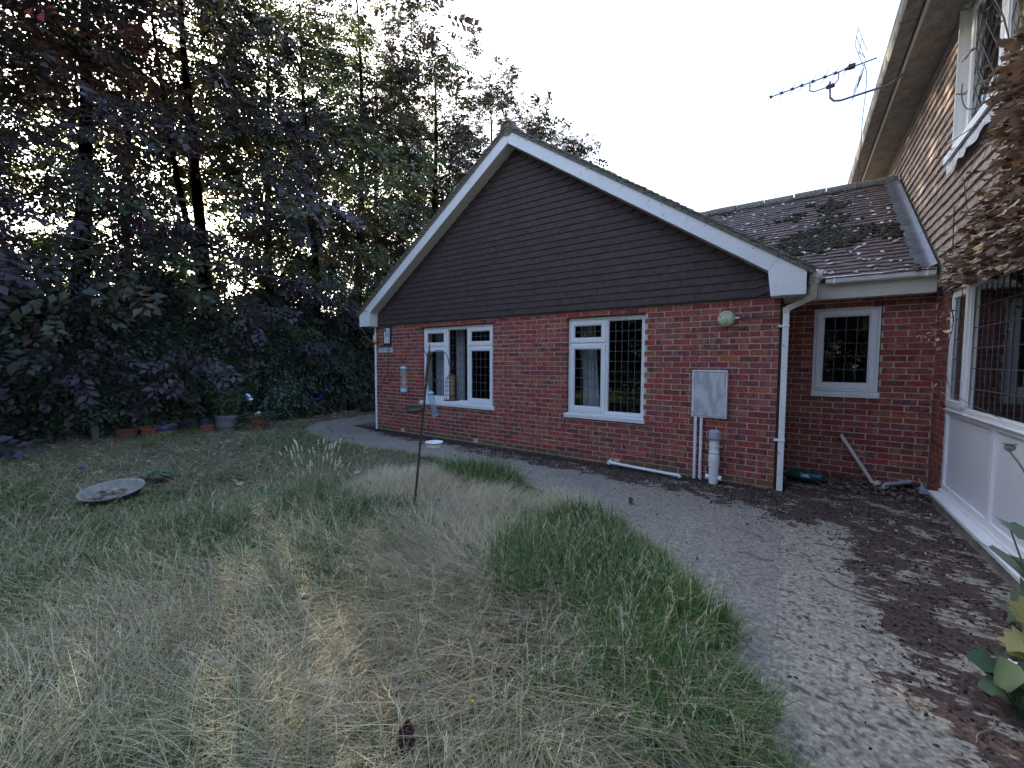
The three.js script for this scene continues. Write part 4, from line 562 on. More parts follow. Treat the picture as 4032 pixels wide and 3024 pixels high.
  { const L = 0.255, g = []; for (let k = 0; k < 11; k++) g.push(new THREE.TorusGeometry(0.026, 0.0017, 5, 22).rotateX(Math.PI / 2).translate(0, 0.01 + k * 0.0215, 0)); for (let k = 0; k < 9; k++) { const a = k / 9 * 6.283; g.push(rod([0.026 * Math.cos(a), 0.005, 0.026 * Math.sin(a)], [0.026 * Math.cos(a), 0.235, 0.026 * Math.sin(a)], 0.0017, 5)); } obj('wire_mesh', g, M.blue, nut); obj('cap', lathe([[0, 0.262], [0.012, 0.26], [0.014, 0.252], [0.034, 0.246], [0.036, 0.236], [0.034, 0.228], [0, 0.228]], 24), M.blue, nut); obj('base', lathe([[0, 0], [0.028, 0], [0.028, 0.008], [0, 0.008]], 22), M.blue, nut); obj('handle', tube([[-0.02, 0.25, 0], [-0.012, 0.29, 0], [0.002, 0.335, 0.0], [0.012, 0.355, 0]], 0.0022, 18, 6), M.iron, nut); }
  const cage = thing('caged_feeder', 'amber seed tube inside a black wire squirrel cage', 'bird feeder', [3.363, 1.128, 2.705]);
  obj('tube', cyl(0.029, 0.029, 0.235, 0, 0.01, 0, 24, true), M.amber, cage); obj('seed', cyl(0.026, 0.026, 0.13, 0, 0.012, 0, 20), std(lin(0.13, 0.09, 0.045), 0.95), cage); obj('roof', lathe([[0, 0.262], [0.04, 0.256], [0.042, 0.250], [0, 0.25]], 24), M.iron, cage); obj('base', lathe([[0, 0], [0.08, 0.0], [0.08, 0.004], [0, 0.006]], 28), M.iron, cage); obj('port', [new THREE.TorusGeometry(0.014, 0.004, 6, 16).rotateY(0.85).translate(0.021, 0.045, 0.02)], M.black, cage);
  { const g = []; for (let k = 0; k < 12; k++) { const a = k / 12 * 6.283, c = Math.cos(a), n = Math.sin(a); g.push(tube([[0.04 * c, 0.248, 0.04 * n], [0.062 * c, 0.225, 0.062 * n], [0.068 * c, 0.15, 0.068 * n], [0.070 * c, 0.05, 0.070 * n], [0.082 * c, 0.004, 0.082 * n]], 0.0018, 14, 5)); } for (const y of [0.225, 0.185, 0.145, 0.10, 0.055]) g.push(new THREE.TorusGeometry(y > 0.2 ? 0.062 : 0.0685, 0.0018, 5, 30).rotateX(Math.PI / 2).translate(0, y, 0)); g.push(new THREE.TorusGeometry(0.082, 0.002, 5, 30).rotateX(Math.PI / 2).translate(0, 0.004, 0)); obj('wire_cage', g, M.iron, cage); obj('handle', tube([[-0.035, 0.25, 0], [-0.028, 0.29, 0], [-0.008, 0.345, 0], [0.004, 0.375, 0]], 0.0024, 18, 6), M.iron, cage); }
}
// ---------- pots along the hedge ----------
function pot(name, label, pos, r0, r1, h, m, opts = {}) {
  const t = thing(name, label, 'plant pot', pos, 0, 'pots in front of the hedge'), lip = opts.lip ?? 0.035, e = opts.bulge ?? 0;
  const prof = [[0.0, 0], [r0 * 0.94, 0], [r0, 0.01]]; for (let k = 1; k < 6; k++) prof.push([lerp(r0, r1 * 0.95, k / 6) + e * Math.sin(k / 6 * Math.PI), h * 0.8 * k / 6]); prof.push([r1 * 0.95, h - lip], [r1 * 1.02, h - lip], [r1 * 1.03, h - 0.006], [r1 * 1.015, h], [r1 * 0.93, h], [r1 * 0.9, h - 0.05]);
  obj('body', uvm(lathe(prof, 36)), m, t); obj('soil', uvm(new THREE.CircleGeometry(r1 * 0.92, 24).rotateX(-Math.PI / 2).translate(0, h - 0.035, 0)), M.soil, t);
  if (opts.tilt) t.rotation.z = opts.tilt; return t;
}
const lobeLeaf = (() => { const s = new THREE.Shape(), pts = [[0, 0], [0.18, 0.10], [0.42, 0.06], [0.36, 0.28], [0.52, 0.46], [0.28, 0.52], [0.24, 0.74], [0.08, 0.68], [0, 1.0], [-0.08, 0.68], [-0.24, 0.74], [-0.28, 0.52], [-0.52, 0.46], [-0.36, 0.28], [-0.42, 0.06], [-0.18, 0.10]]; s.setFromPoints(pts.map(p => new THREE.Vector2(...p))); const g = new THREE.ShapeGeometry(s), p = g.attributes.position; for (let i = 0; i < p.count; i++) { const x = p.getX(i), y = p.getY(i); p.setZ(i, 0.25 * Math.abs(x) - 0.25 * y * y); } g.computeVertexNormals(); return g; })();
const ovalLeaf = (() => { const pos = [0, 0, 0, -0.30, 0.35, 0.06, 0, 0.38, 0, 0.30, 0.35, 0.06, -0.24, 0.70, 0.03, 0, 0.72, -0.04, 0.24, 0.70, 0.03, 0, 1, -0.12], idx = [0, 2, 1, 0, 3, 2, 1, 2, 4, 2, 5, 4, 2, 3, 5, 3, 6, 5, 4, 5, 7, 5, 6, 7]; const g = new THREE.BufferGeometry(); g.setAttribute('position', new THREE.Float32BufferAttribute(pos, 3)); g.setAttribute('uv', new THREE.Float32BufferAttribute(16, 2)); g.setIndex(idx); g.computeVertexNormals(); return g; })();
{
  const band = (cs) => tex(8, 64, (u, v) => { const y = v; for (const [t, c] of cs) if (y < t) return c; return cs[cs.length - 1][1]; }, { wrap: false });
  pot('low_red_planter', 'low wide red plastic planter beside the grey post', [-4.15, 0, 3.62], 0.13, 0.17, 0.22, std(lin(0.20, 0.075, 0.06), 0.8), { tilt: 0.05 });
  pot('terracotta_pot', 'leaning terracotta pot next to the blue and yellow bowl', [-4.18, 0, 3.30], 0.10, 0.135, 0.22, M.terracotta, { tilt: -0.10 });
  const bowl = pot('glazed_bowl', 'glazed bowl pot with blue rim and yellow lower half', [-4.22, 0, 3.03], 0.14, 0.20, 0.22, std(lin(0.36, 0.28, 0.09), 0.5), { bulge: 0.03 }); obj('blue_band', lathe([[0.203, 0.115], [0.215, 0.15], [0.214, 0.19], [0.21, 0.223], [0.20, 0.226]], 36), std(lin(0.05, 0.06, 0.14), 0.4), bowl);
  pot('dark_blue_pot', 'dark blue glazed pot overhung by dead stems', [-4.45, 0, 2.66], 0.15, 0.19, 0.23, std(lin(0.02, 0.02, 0.06), 0.35));
  pot('small_dark_bowl', 'small dark bowl behind the red round pot', [-4.25, 0, 2.52], 0.08, 0.12, 0.18, std(lin(0.06, 0.055, 0.05), 0.7));
  pot('round_red_pot', 'round red terracotta pot beside the big grey barrel pot', [-3.66, 0, 2.50], 0.09, 0.135, 0.19, std(lin(0.22, 0.08, 0.07), 0.8), { bulge: 0.02, lip: 0.03 });
  pot('blue_plastic_pot', 'plain navy pot leaning behind the grey barrel pot', [-3.95, 0.02, 2.40], 0.10, 0.14, 0.26, std(lin(0.025, 0.03, 0.06), 0.6), { tilt: 0.3 });
  const barrel = pot('barrel_pot', 'big banded grey barrel pot holding a straggly shrub', [-3.55, 0.02, 2.18], 0.145, 0.19, 0.36, std(lin(0.16, 0.155, 0.15), 0.85), { bulge: 0.035, lip: 0.11 }); for (const y of [0.13, 0.245, 0.30]) obj('hoop', new THREE.TorusGeometry(y > 0.24 ? 0.199 : 0.207, 0.006, 6, 36).rotateX(Math.PI / 2).translate(0, y, 0), std(lin(0.11, 0.11, 0.13), 0.8), barrel);
  tag(objm('round_slab', new THREE.CylinderGeometry(0.25, 0.26, 0.03, 28).translate(-3.42, 0.02, 2.08), M.concrete), 'round pale paving slab under the grey barrel pot', 'slab');
  pot('ivy_pot', 'tall terracotta pot trailing ivy with a white ornament on top', [-3.30, 0, 1.69], 0.10, 0.145, 0.31, M.terracotta, { tilt: 0.06 });
  pot('black_pot', 'black plastic pot at the end of the row by the path', [-4.20, 0, 0.90], 0.12, 0.17, 0.19, std(lin(0.008, 0.008, 0.02), 0.5));
  tag(mesh('white_ornament', merge([new THREE.SphereGeometry(0.062, 20, 14).scale(1.2, 0.8, 0.8), new THREE.SphereGeometry(0.036, 16, 12).translate(0.06, 0.035, 0), new THREE.ConeGeometry(0.012, 0.04, 8).translate(0.05, 0.075, 0.012), new THREE.ConeGeometry(0.012, 0.04, 8).translate(0.068, 0.075, -0.012)]), std(lin(0.6, 0.62, 0.66), 0.5)), 'white animal ornament sitting on the ivy pot', 'ornament').position.set(-3.30, 0.355, 1.69);
  // plants in them
  const r = rng(611), stems = [], lv = [];
  const sh = thing('straggly_shrub', 'straggly green shrub growing from the grey barrel pot', 'shrub', [-3.55, 0.32, 2.18]);
  const sprig = (pts, n, sz, spread_) => { const c = new THREE.CatmullRomCurve3(pts.map(p => V(...p))); stems.push(new THREE.TubeGeometry(c, 14, 0.006, 5)); for (let k = 0; k < n; k++) { const p = c.getPoint(0.35 + 0.65 * r()); const s = sz * (0.6 + 0.7 * r()); lv.push([place(p.x + (r() - 0.5) * spread_, p.y + (r() - 0.5) * spread_, p.z + (r() - 0.5) * spread_, 1.9 + r() * 1.2, r() * 6.3, r() - 0.5, s * 0.8, s, s), lin(0.07, 0.13, 0.035).multiplyScalar(0.55 + 0.8 * r())]); } };
  for (let k = 0; k < 9; k++) { const a = k * 0.7, d = 0.12 + 0.25 * r(); sprig([[0, 0, 0], [Math.cos(a) * d * 0.4, 0.22 + 0.1 * r(), Math.sin(a) * d * 0.5], [Math.cos(a) * d, 0.45 + 0.3 * r(), Math.sin(a) * d]], 34, 0.085, 0.14); }
  sprig([[0, 0, 0], [0.02, 0.5, -0.1], [0.0, 0.85, -0.35], [-0.05, 1.0, -0.85]], 8, 0.07, 0.08); sprig([[0, 0, 0], [0.02, 0.4, 0.0], [0.05, 0.8, -0.3], [0, 0.98, -0.65]], 8, 0.07, 0.08); sprig([[0.05, 0, -0.1], [0.05, 0.2, -0.16], [0.05, 0.5, -0.24]], 10, 0.08, 0.1);
  obj('stem', stems, M.twig, sh); instances('leaves', ovalLeaf, LEAF, lv, sh);
  const iv = [], ivs = []; for (let k = 0; k < 420; k++) { const a = r() * 6.283, d = 0.10 + 0.26 * Math.sqrt(r()), y = 0.36 - 0.28 * sstep(0.14, 0.34, d) * r() + 0.06 * r(); iv.push([place(Math.cos(a) * d * 0.8, y, Math.sin(a) * d * 1.25, 0.8 + r() * 1.8, r() * 6.3, r() - 0.5, 0.055 * (0.6 + 0.7 * r())), lin(0.05, 0.085, 0.03).multiplyScalar(0.5 + 0.9 * r())]); }
  for (let k = 0; k < 8; k++) { const a = k * 0.8; ivs.push(tube([[0, 0.28, 0], [Math.cos(a) * 0.13, 0.34, Math.sin(a) * 0.15], [Math.cos(a) * 0.22, 0.2, Math.sin(a) * 0.3], [Math.cos(a) * 0.24, 0.06, Math.sin(a) * 0.36]], 0.004, 12, 5)); }
  const ivy = thing('ivy', 'variegated ivy spilling over the tall terracotta pot', 'ivy', [-3.30, 0, 1.69]); instances('leaves', lobeLeaf, LEAF, iv, ivy); obj('stem', ivs, M.twig, ivy);
  const dead = []; for (let k = 0; k < 60; k++) { const a = r() * 6.283, d = 0.06 + 0.16 * r(); dead.push(tube([[Math.cos(a) * 0.06, 0.21, Math.sin(a) * 0.06], [Math.cos(a) * d, 0.26, Math.sin(a) * d], [Math.cos(a) * 0.215, 0.22, Math.sin(a) * 0.215], [Math.cos(a) * 0.22, 0.08 + 0.1 * r(), Math.sin(a) * 0.22]], 0.0025, 8, 4)); }
  tag(obj('dead_stems', dead, std(lin(0.22, 0.15, 0.10), 0.95)), 'dead straw stems flopping over the dark blue pot', 'dead plant').position.set(-4.45, 0, 2.66);
  const bag = new THREE.PlaneGeometry(0.12, 0.17, 8, 10), bp = bag.attributes.position; for (let i = 0; i < bp.count; i++) { const x = bp.getX(i), y = bp.getY(i), w = 0.45 + 0.55 * sstep(0.085, -0.06, y); bp.setXYZ(i, x * w, y, 0.03 * Math.cos(x * 26) * w + 0.012 * Math.sin(y * 60 + x * 40)); } bag.computeVertexNormals();
  const bg = tag(mesh('foil_bag', bag, std(lin(0.5, 0.56, 0.68), 0.25, { metalness: 0.5 })), 'crumpled silver bag hanging from a cane of the straggly shrub', 'bag'); bg.position.set(-3.58, 0.73, 1.74); bg.rotation.set(0.1, 0.9, 0.35);
}
{
  const p = thing('garden_post', 'weathered grey wooden post with low edging at its foot', 'post', [-4.30, 0, 4.02]); p.rotation.z = 0.03; obj('post', [rspan(-0.045, 0.045, -0.1, 0.69, -0.045, 0.045, 0.008)], std(lin(0.15, 0.155, 0.16), 0.9, { bumpMap: rep(grain, 2), bumpScale: 0.01 }), p); obj('bracket', rspan(0.03, 0.075, 0.52, 0.60, -0.06, 0.02, 0.006), M.greyPlastic, p);
  obj('edging', [rspan(0.10, 0.16, -0.05, 0.035, -0.52, 0.0, 0.01), rspan(-0.02, 0.42, -0.05, 0.03, 0.02, 0.08, 0.01), rspan(0.40, 0.46, -0.05, 0.03, 0.05, 0.55, 0.01)], std(lin(0.07, 0.075, 0.085), 0.8), p);
  const d = thing('stone_basin', 'wide shallow pale basin tilted on the dry lawn', 'basin', [0.33, 0.075, 4.66]); d.rotation.set(0.10, 0, -0.12); const bm = std(0xffffff, 0.85, { map: rep(concreteMap, 2), color: lin(0.95, 0.95, 0.9) });
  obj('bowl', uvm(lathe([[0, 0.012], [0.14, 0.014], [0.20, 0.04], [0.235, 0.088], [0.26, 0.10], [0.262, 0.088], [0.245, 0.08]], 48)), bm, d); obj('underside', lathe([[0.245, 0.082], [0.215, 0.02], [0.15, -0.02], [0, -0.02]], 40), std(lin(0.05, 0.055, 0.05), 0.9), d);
  const r = rng(701), lf = []; for (let k = 0; k < 30; k++) { const a = r() * 6.3, q = 0.15 * Math.sqrt(r()); lf.push([place(Math.cos(a) * q, 0.022 + 0.01 * r(), Math.sin(a) * q, -1.5 + (r() - 0.5) * 0.7, r() * 6, r() * 0.5, 0.05 + 0.03 * r()), lin(0.15, 0.08, 0.05).multiplyScalar(0.5 + r())]); } instances('dead_leaves', ovalLeaf, DRY, lf, d);
  const w = []; for (let k = 0; k < 90; k++) { const a = r() * 6.3, q = 0.17 * Math.sqrt(r()); w.push([place(Math.cos(a) * q, 0.04 + 0.09 * r(), Math.sin(a) * q, -1.2 + (r() - 0.5), r() * 6, r() - 0.5, 0.06 + 0.04 * r()), lin(0.07, 0.15, 0.04).multiplyScalar(0.6 + 0.7 * r())]); }
  const wd = thing('lobed_weed', 'clump of bright green lobed weed beside the pale basin', 'weed', [-0.12, 0.02, 4.18]); instances('leaves', lobeLeaf, LEAF, w, wd); for (let k = 0; k < 5; k++) obj('stem', tube([[0, 0, 0], [0.05 * Math.cos(k), 0.05, 0.05 * Math.sin(k)], [0.13 * Math.cos(k * 1.3), 0.09, 0.13 * Math.sin(k * 1.3)]], 0.003, 8, 5), M.twig, wd);
}
// the blue game frame with coloured discs in the hedge
{
  const g = thing('disc_game', 'curved blue frame with rows of coloured discs half hidden in the hedge', 'garden toy', [-4.52, 0.42, -0.16], Math.PI / 2), B = std(lin(0.01, 0.02, 0.20), 0.45), cs = [[0.5, 0.5, 0.45], [0.5, 0.22, 0.03], [0.08, 0.28, 0.5], [0.42, 0.36, 0.22], [0.03, 0.05, 0.3], [0.05, 0.2, 0.13], [0.5, 0.33, 0.25]], r = rng(808);
  obj('frame', [tube([[-0.42, 0.62, 0], [-0.40, 0.30, 0], [-0.26, 0.10, 0], [0.02, 0.02, 0], [0.28, 0.10, 0], [0.42, 0.34, 0], [0.44, 0.62, 0]], 0.05, 40, 10), rspan(-0.45, 0.46, 0.62, 0.66, -0.02, 0.02, 0.006)], B, g);
  for (let i = 0; i < 9; i++) for (let j = 0; j < 7; j++) { const x = -0.29 + i * 0.073, y = 0.56 - j * 0.063; if ((x - 0.02) ** 2 / 0.09 + (y - 0.56) ** 2 / 0.17 > 1) continue; const d = mesh('disc', new THREE.SphereGeometry(0.031, 12, 8), std(lin(...cs[Math.floor(r() * cs.length)]), 0.4), g); d.position.set(x, y, 0); d.scale.set(1, 0.85, 0.35); }
}
tag(obj('overhead_wire', tube([[-3.9, 3.75, 6.0], [-3.9, 3.60, 4.2], [-3.9, 3.53, 2.8], [-3.9, 3.47, 0.5], [-3.9, 3.48, -2.0], [-3.6, 3.45, -4.0]], 0.005, 60, 5), std(lin(0.3, 0.3, 0.3), 0.6)), 'thin grey wire strung along the front of the trees', 'wire');
tag(obj('eaves_wire', tube([[-3.0, 2.5, -0.4], [-1.9, 2.50, 0.24], [-1.62, 2.62, 0.29], [-1.45, 2.60, 0.28], [-1.25, 2.50, 0.10]], 0.005, 30, 5), M.cable), 'thin dark wire crossing the end of the white eaves box', 'wire');
tag(mesh('rubble_sack', merge(new THREE.SphereGeometry(0.2, 18, 12).scale(1, 0.75, 1.2)), std(lin(0.05, 0.04, 0.045), 0.9, { bumpMap: rep(grain, 2), bumpScale: 0.05 })), 'slumped dark sack under the hedge behind the bungalow corner', 'sack').position.set(-4.15, 0.12, -1.7);
// scraps on the lawn
{
  const scrap = (name, label, cat, pos, s, c, seed) => { const r = rng(seed), g = new THREE.IcosahedronGeometry(1, 1), p = g.attributes.position, key = {}; for (let i = 0; i < p.count; i++) { const h = [p.getX(i), p.getY(i), p.getZ(i)].map(q => q.toFixed(2)).join(); key[h] ??= 0.55 + 0.75 * r(); p.setXYZ(i, p.getX(i) * key[h] * s, p.getY(i) * key[h] * s * 0.5, p.getZ(i) * key[h] * s); } g.computeVertexNormals(); const o = tag(mesh(name, g, std(c, 0.5)), label, cat); o.position.set(...pos); return o; };
  scrap('blue_scrap', 'bright blue scrap of plastic in the grass by the tall clump', 'litter', [2.14, 0.07, 3.86], 0.032, [0.04, 0.24, 0.55], 1); scrap('purple_ball', 'small mauve scrap on the leaf litter beyond the basin', 'litter', [-1.9, 0.05, 4.55], 0.045, [0.2, 0.13, 0.4], 2); scrap('yellow_scrap', 'yellowed leaf scrap near the pale basin', 'litter', [1.0, 0.05, 4.95], 0.03, [0.5, 0.4, 0.12], 3);
  scrap('violet_scrap', 'pale violet scrap on the flattened straw beside the feeder pole', 'litter', [3.5, 0.08, 3.36], 0.02, [0.2, 0.24, 0.55], 4);
}

// ---------- trees and hedge ----------
// a beech spray: leaves set alternately along a drooping twig, out along +y of the spray, faces up along +z
const leanLeaf = (() => { const g = new THREE.BufferGeometry(); g.setAttribute('position', new THREE.Float32BufferAttribute([0, 0, 0, -0.32, 0.5, 0.06, 0, 0.5, -0.02, 0.32, 0.5, 0.06, 0, 1, -0.12], 3)); g.setAttribute('uv', new THREE.Float32BufferAttribute(10, 2)); g.setIndex([0, 2, 1, 0, 3, 2, 1, 2, 4, 2, 3, 4]); g.computeVertexNormals(); return g; })();
function spray(seed, n = 9, len = 0.36, size = 0.095) {
  const r = rng(seed), gs = [];
  for (let k = 0; k < n; k++) {
    const t = (k + 0.6) / n, s = size * (0.75 + 0.5 * r()) * (0.75 + 0.5 * Math.sin(t * 2.6)), side = k === n - 1 ? 0 : k % 2 ? 1 : -1;
    const g = leanLeaf.clone(); g.scale(s * 0.92, s, s); g.rotateY((r() - 0.5) * 0.9); g.rotateX((r() - 0.5) * 0.7 - 0.1); g.rotateZ(-side * (0.75 + 0.35 * r()));
    gs.push(g.translate(side * 0.008, t * len, -0.25 * len * t * t + (r() - 0.5) * 0.02));
  }
  return mergeGeometries(gs.map(g => { g.deleteAttribute('uv'); return g; }));
}
const SPRAYS = [spray(1), spray(2), spray(3, 11, 0.38), spray(4, 8, 0.30, 0.095)];
const HUES = {
  purple: r => { const k = r(); return (k < 0.62 ? lin(0.046, 0.036, 0.044) : k < 0.85 ? lin(0.055, 0.048, 0.040) : k < 0.95 ? lin(0.05, 0.06, 0.03) : lin(0.13, 0.04, 0.035)).multiplyScalar(0.65 + 0.7 * r()); },
  green: r => { const k = r(); return (k < 0.7 ? lin(0.060, 0.085, 0.026) : k < 0.92 ? lin(0.085, 0.11, 0.03) : lin(0.13, 0.12, 0.03)).multiplyScalar(0.65 + 0.7 * r()); },
  hedge: r => { const k = r(); return (k < 0.8 ? lin(0.034, 0.058, 0.034) : lin(0.038, 0.042, 0.032)).multiplyScalar(0.6 + 0.8 * r()); },
  mixed: r => (r() < 0.45 ? HUES.green(r) : HUES.purple(r)),
};
const AX = V(0, 1, 0), AZ = V(0, 0, 1);
function sprayAt(p, dir, r, s, up = AX) {   // twig along dir, leaf faces turned up
  const y = dir.clone().normalize(), z = up.clone().addScaledVector(y, -up.dot(y)); if (z.lengthSq() < 1e-4) z.set(1, 0, 0); z.normalize(); z.applyAxisAngle(y, (r() - 0.5) * 2.2); const x = y.clone().cross(z);
  return new THREE.Matrix4().makeBasis(x, y, z).scale(V(s, s, s)).setPosition(p);
}

// clusters: a bough of many sprays with its own leaf-to-leaf variety; a crown is some dozens of boughs
function tinted(g, c) { const n = g.attributes.position.count, a = new Float32Array(n * 3); for (let i = 0; i < n; i++) { a[i * 3] = c.r; a[i * 3 + 1] = c.g; a[i * 3 + 2] = c.b; } g.setAttribute('color', new THREE.BufferAttribute(a, 3)); return g; }
function bough(seed, n, { len = 1.8, wide = 0.55, size = 1, droop = 0.3 }) {   // along +y, up is +z
  const r = rng(seed), gs = [];
  for (let i = 0; i < n; i++) {
    const u = 0.08 + 0.98 * Math.pow(r(), 0.8), o = V((r() - 0.5) * 2, 0, (r() - 0.62) * 1.5), w = wide * (0.35 + 0.65 * Math.sin(Math.min(1, u) * Math.PI * 0.8 + 0.25));
    const p = V(o.x * w, u * len, o.z * w * 0.8 - droop * u * u), dir = V(o.x * 0.9, 0.7, -0.35 + o.z * 0.3);
    const k = 0.6 + 0.75 * r(), hue = r(); gs.push(tinted(SPRAYS[Math.floor(r() * SPRAYS.length)].clone().applyMatrix4(sprayAt(p, dir, r, size * (0.8 + 0.5 * r()), AZ)), lin(k * (hue < 0.06 ? 2.0 : 1), k * (hue > 0.85 ? 1.35 : 1), k)));
  }
  return mergeGeometries(gs);
}
function clump(seed, n, R, size) {   // a cushion of hedge facing +z
  const r = rng(seed), gs = [];
  for (let i = 0; i < n; i++) { const a = r() * 6.283, q = Math.sqrt(r()) * R, p = V(Math.cos(a) * q, Math.sin(a) * q, 0.18 * (1 - (q / R) ** 2) - 0.30 * r() * r()), k = 0.55 + 0.85 * r(); gs.push(tinted(SPRAYS[Math.floor(r() * SPRAYS.length)].clone().applyMatrix4(sprayAt(p, V((r() - 0.5) * 1.5, -0.5 - 0.5 * r(), 0.5), r, size * (0.8 + 0.4 * r()), V(0, 0.8, 0.7))), lin(k, k * (r() > 0.8 ? 1.3 : 1), k))); }
  return mergeGeometries(gs);
}
const BOUGHS = [1, 2, 3, 4, 5].map(k => bough(500 + k, 40, {})), CLUMPS = [1, 2, 3, 4].map(k => clump(540 + k, 40, 0.42, 0.85));
const FOLIAGE = { dark: std(0xffffff, 0.5, { vertexColors: true }), light: new THREE.MeshPhysicalMaterial({ color: 0xffffff, roughness: 0.85, transmission: 0.45, thickness: 0, vertexColors: true, side: THREE.DoubleSide }) };
const joined = (list, geoms) => mergeGeometries(list.map(([m, c], i) => { const g = geoms[i % geoms.length].clone().applyMatrix4(m), a = g.attributes.color; for (let k = 0; k < a.count; k++) a.setXYZ(k, a.getX(k) * c.r, a.getY(k) * c.g, a.getZ(k) * c.b); return g; }));
function boughAt(p, dir, s, roll = 0) { const y = dir.clone().normalize(), z = AX.clone().addScaledVector(y, -y.y); if (z.lengthSq() < 1e-3) z.set(1, 0, 0); z.normalize().applyAxisAngle(y, roll); return new THREE.Matrix4().makeBasis(y.clone().cross(z), y, z).scale(V(s, s, s)).setPosition(p); }
function grow({ h, r0, wide, hue, seed, limbs = 50, low = 0.15, scale = 1, fork = false }) {   // one model of a tree
  const r = rng(seed), list = [], wood = [];
  const axis = f => V(0.14 * Math.sin(f * 5 + seed), h * f, 0.14 * Math.cos(f * 4 + seed * 2));
  const trunk = merge([taper([0, 0.2, 0.45, 0.7, 0.95].map(axis), [r0 * 1.15, r0, r0 * 0.75, r0 * 0.4, 0.012], 10), ...(fork ? [taper([axis(0.22), axis(0.4).add(V(0.3, 0, 0.45)), axis(0.75).add(V(0.2, 0, 0.7))], [r0 * 0.6, r0 * 0.45, 0.01], 8)] : [])]);
  for (let k = 0; k < limbs; k++) {
    const f = low + (0.99 - low) * (k + r()) / limbs, a = k * 2.4 + r() * 1.1, prof = f < 0.75 ? 1 : Math.sqrt(clamp((1.02 - f) / 0.27)), L = wide * prof * (0.6 + 0.7 * r()), s = axis(f * 0.93);
    const d = V(Math.cos(a), 0, Math.sin(a)), up = 0.10 + 0.75 * f * f, mid = s.clone().addScaledVector(d, L * 0.5).add(V(0, L * up * 0.7, 0)), end = s.clone().addScaledVector(d, L).add(V(0, L * (up - 0.35 * (1 - f)), 0)), go = end.clone().sub(s);
    wood.push(taper([s, mid, end], [0.024 * (1.2 - f), 0.014, 0.004], 4));
    list.push([boughAt(s.clone().addScaledVector(go, 0.10), go, scale * Math.max(0.45, L / 1.75) * (0.95 + 0.3 * r()), (r() - 0.5) * 0.6), hue(r)]);
    if (L > wide * 0.62) list.push([boughAt(mid.clone(), go.clone().add(V((r() - 0.5) * L, -0.3 * L * r(), (r() - 0.5) * L)), scale * L / 2.6, r() - 0.5), hue(r)]);
  }
  return { trunk, limb: merge(wood), crown: joined(list, BOUGHS) };
}
function tree(name, label, model, [x, z], turn, s, mat = FOLIAGE.dark, group = 'tall trees in the screen beside the bungalow') {
  const t = thing(name, label, 'tree', [x, -0.08, z], turn, group); t.scale.set(s, s, s);
  mesh('trunk', model.trunk, M.bark, t); mesh('limb', model.limb, M.bark, t); mesh('crown', model.crown, mat, t); return t;
}
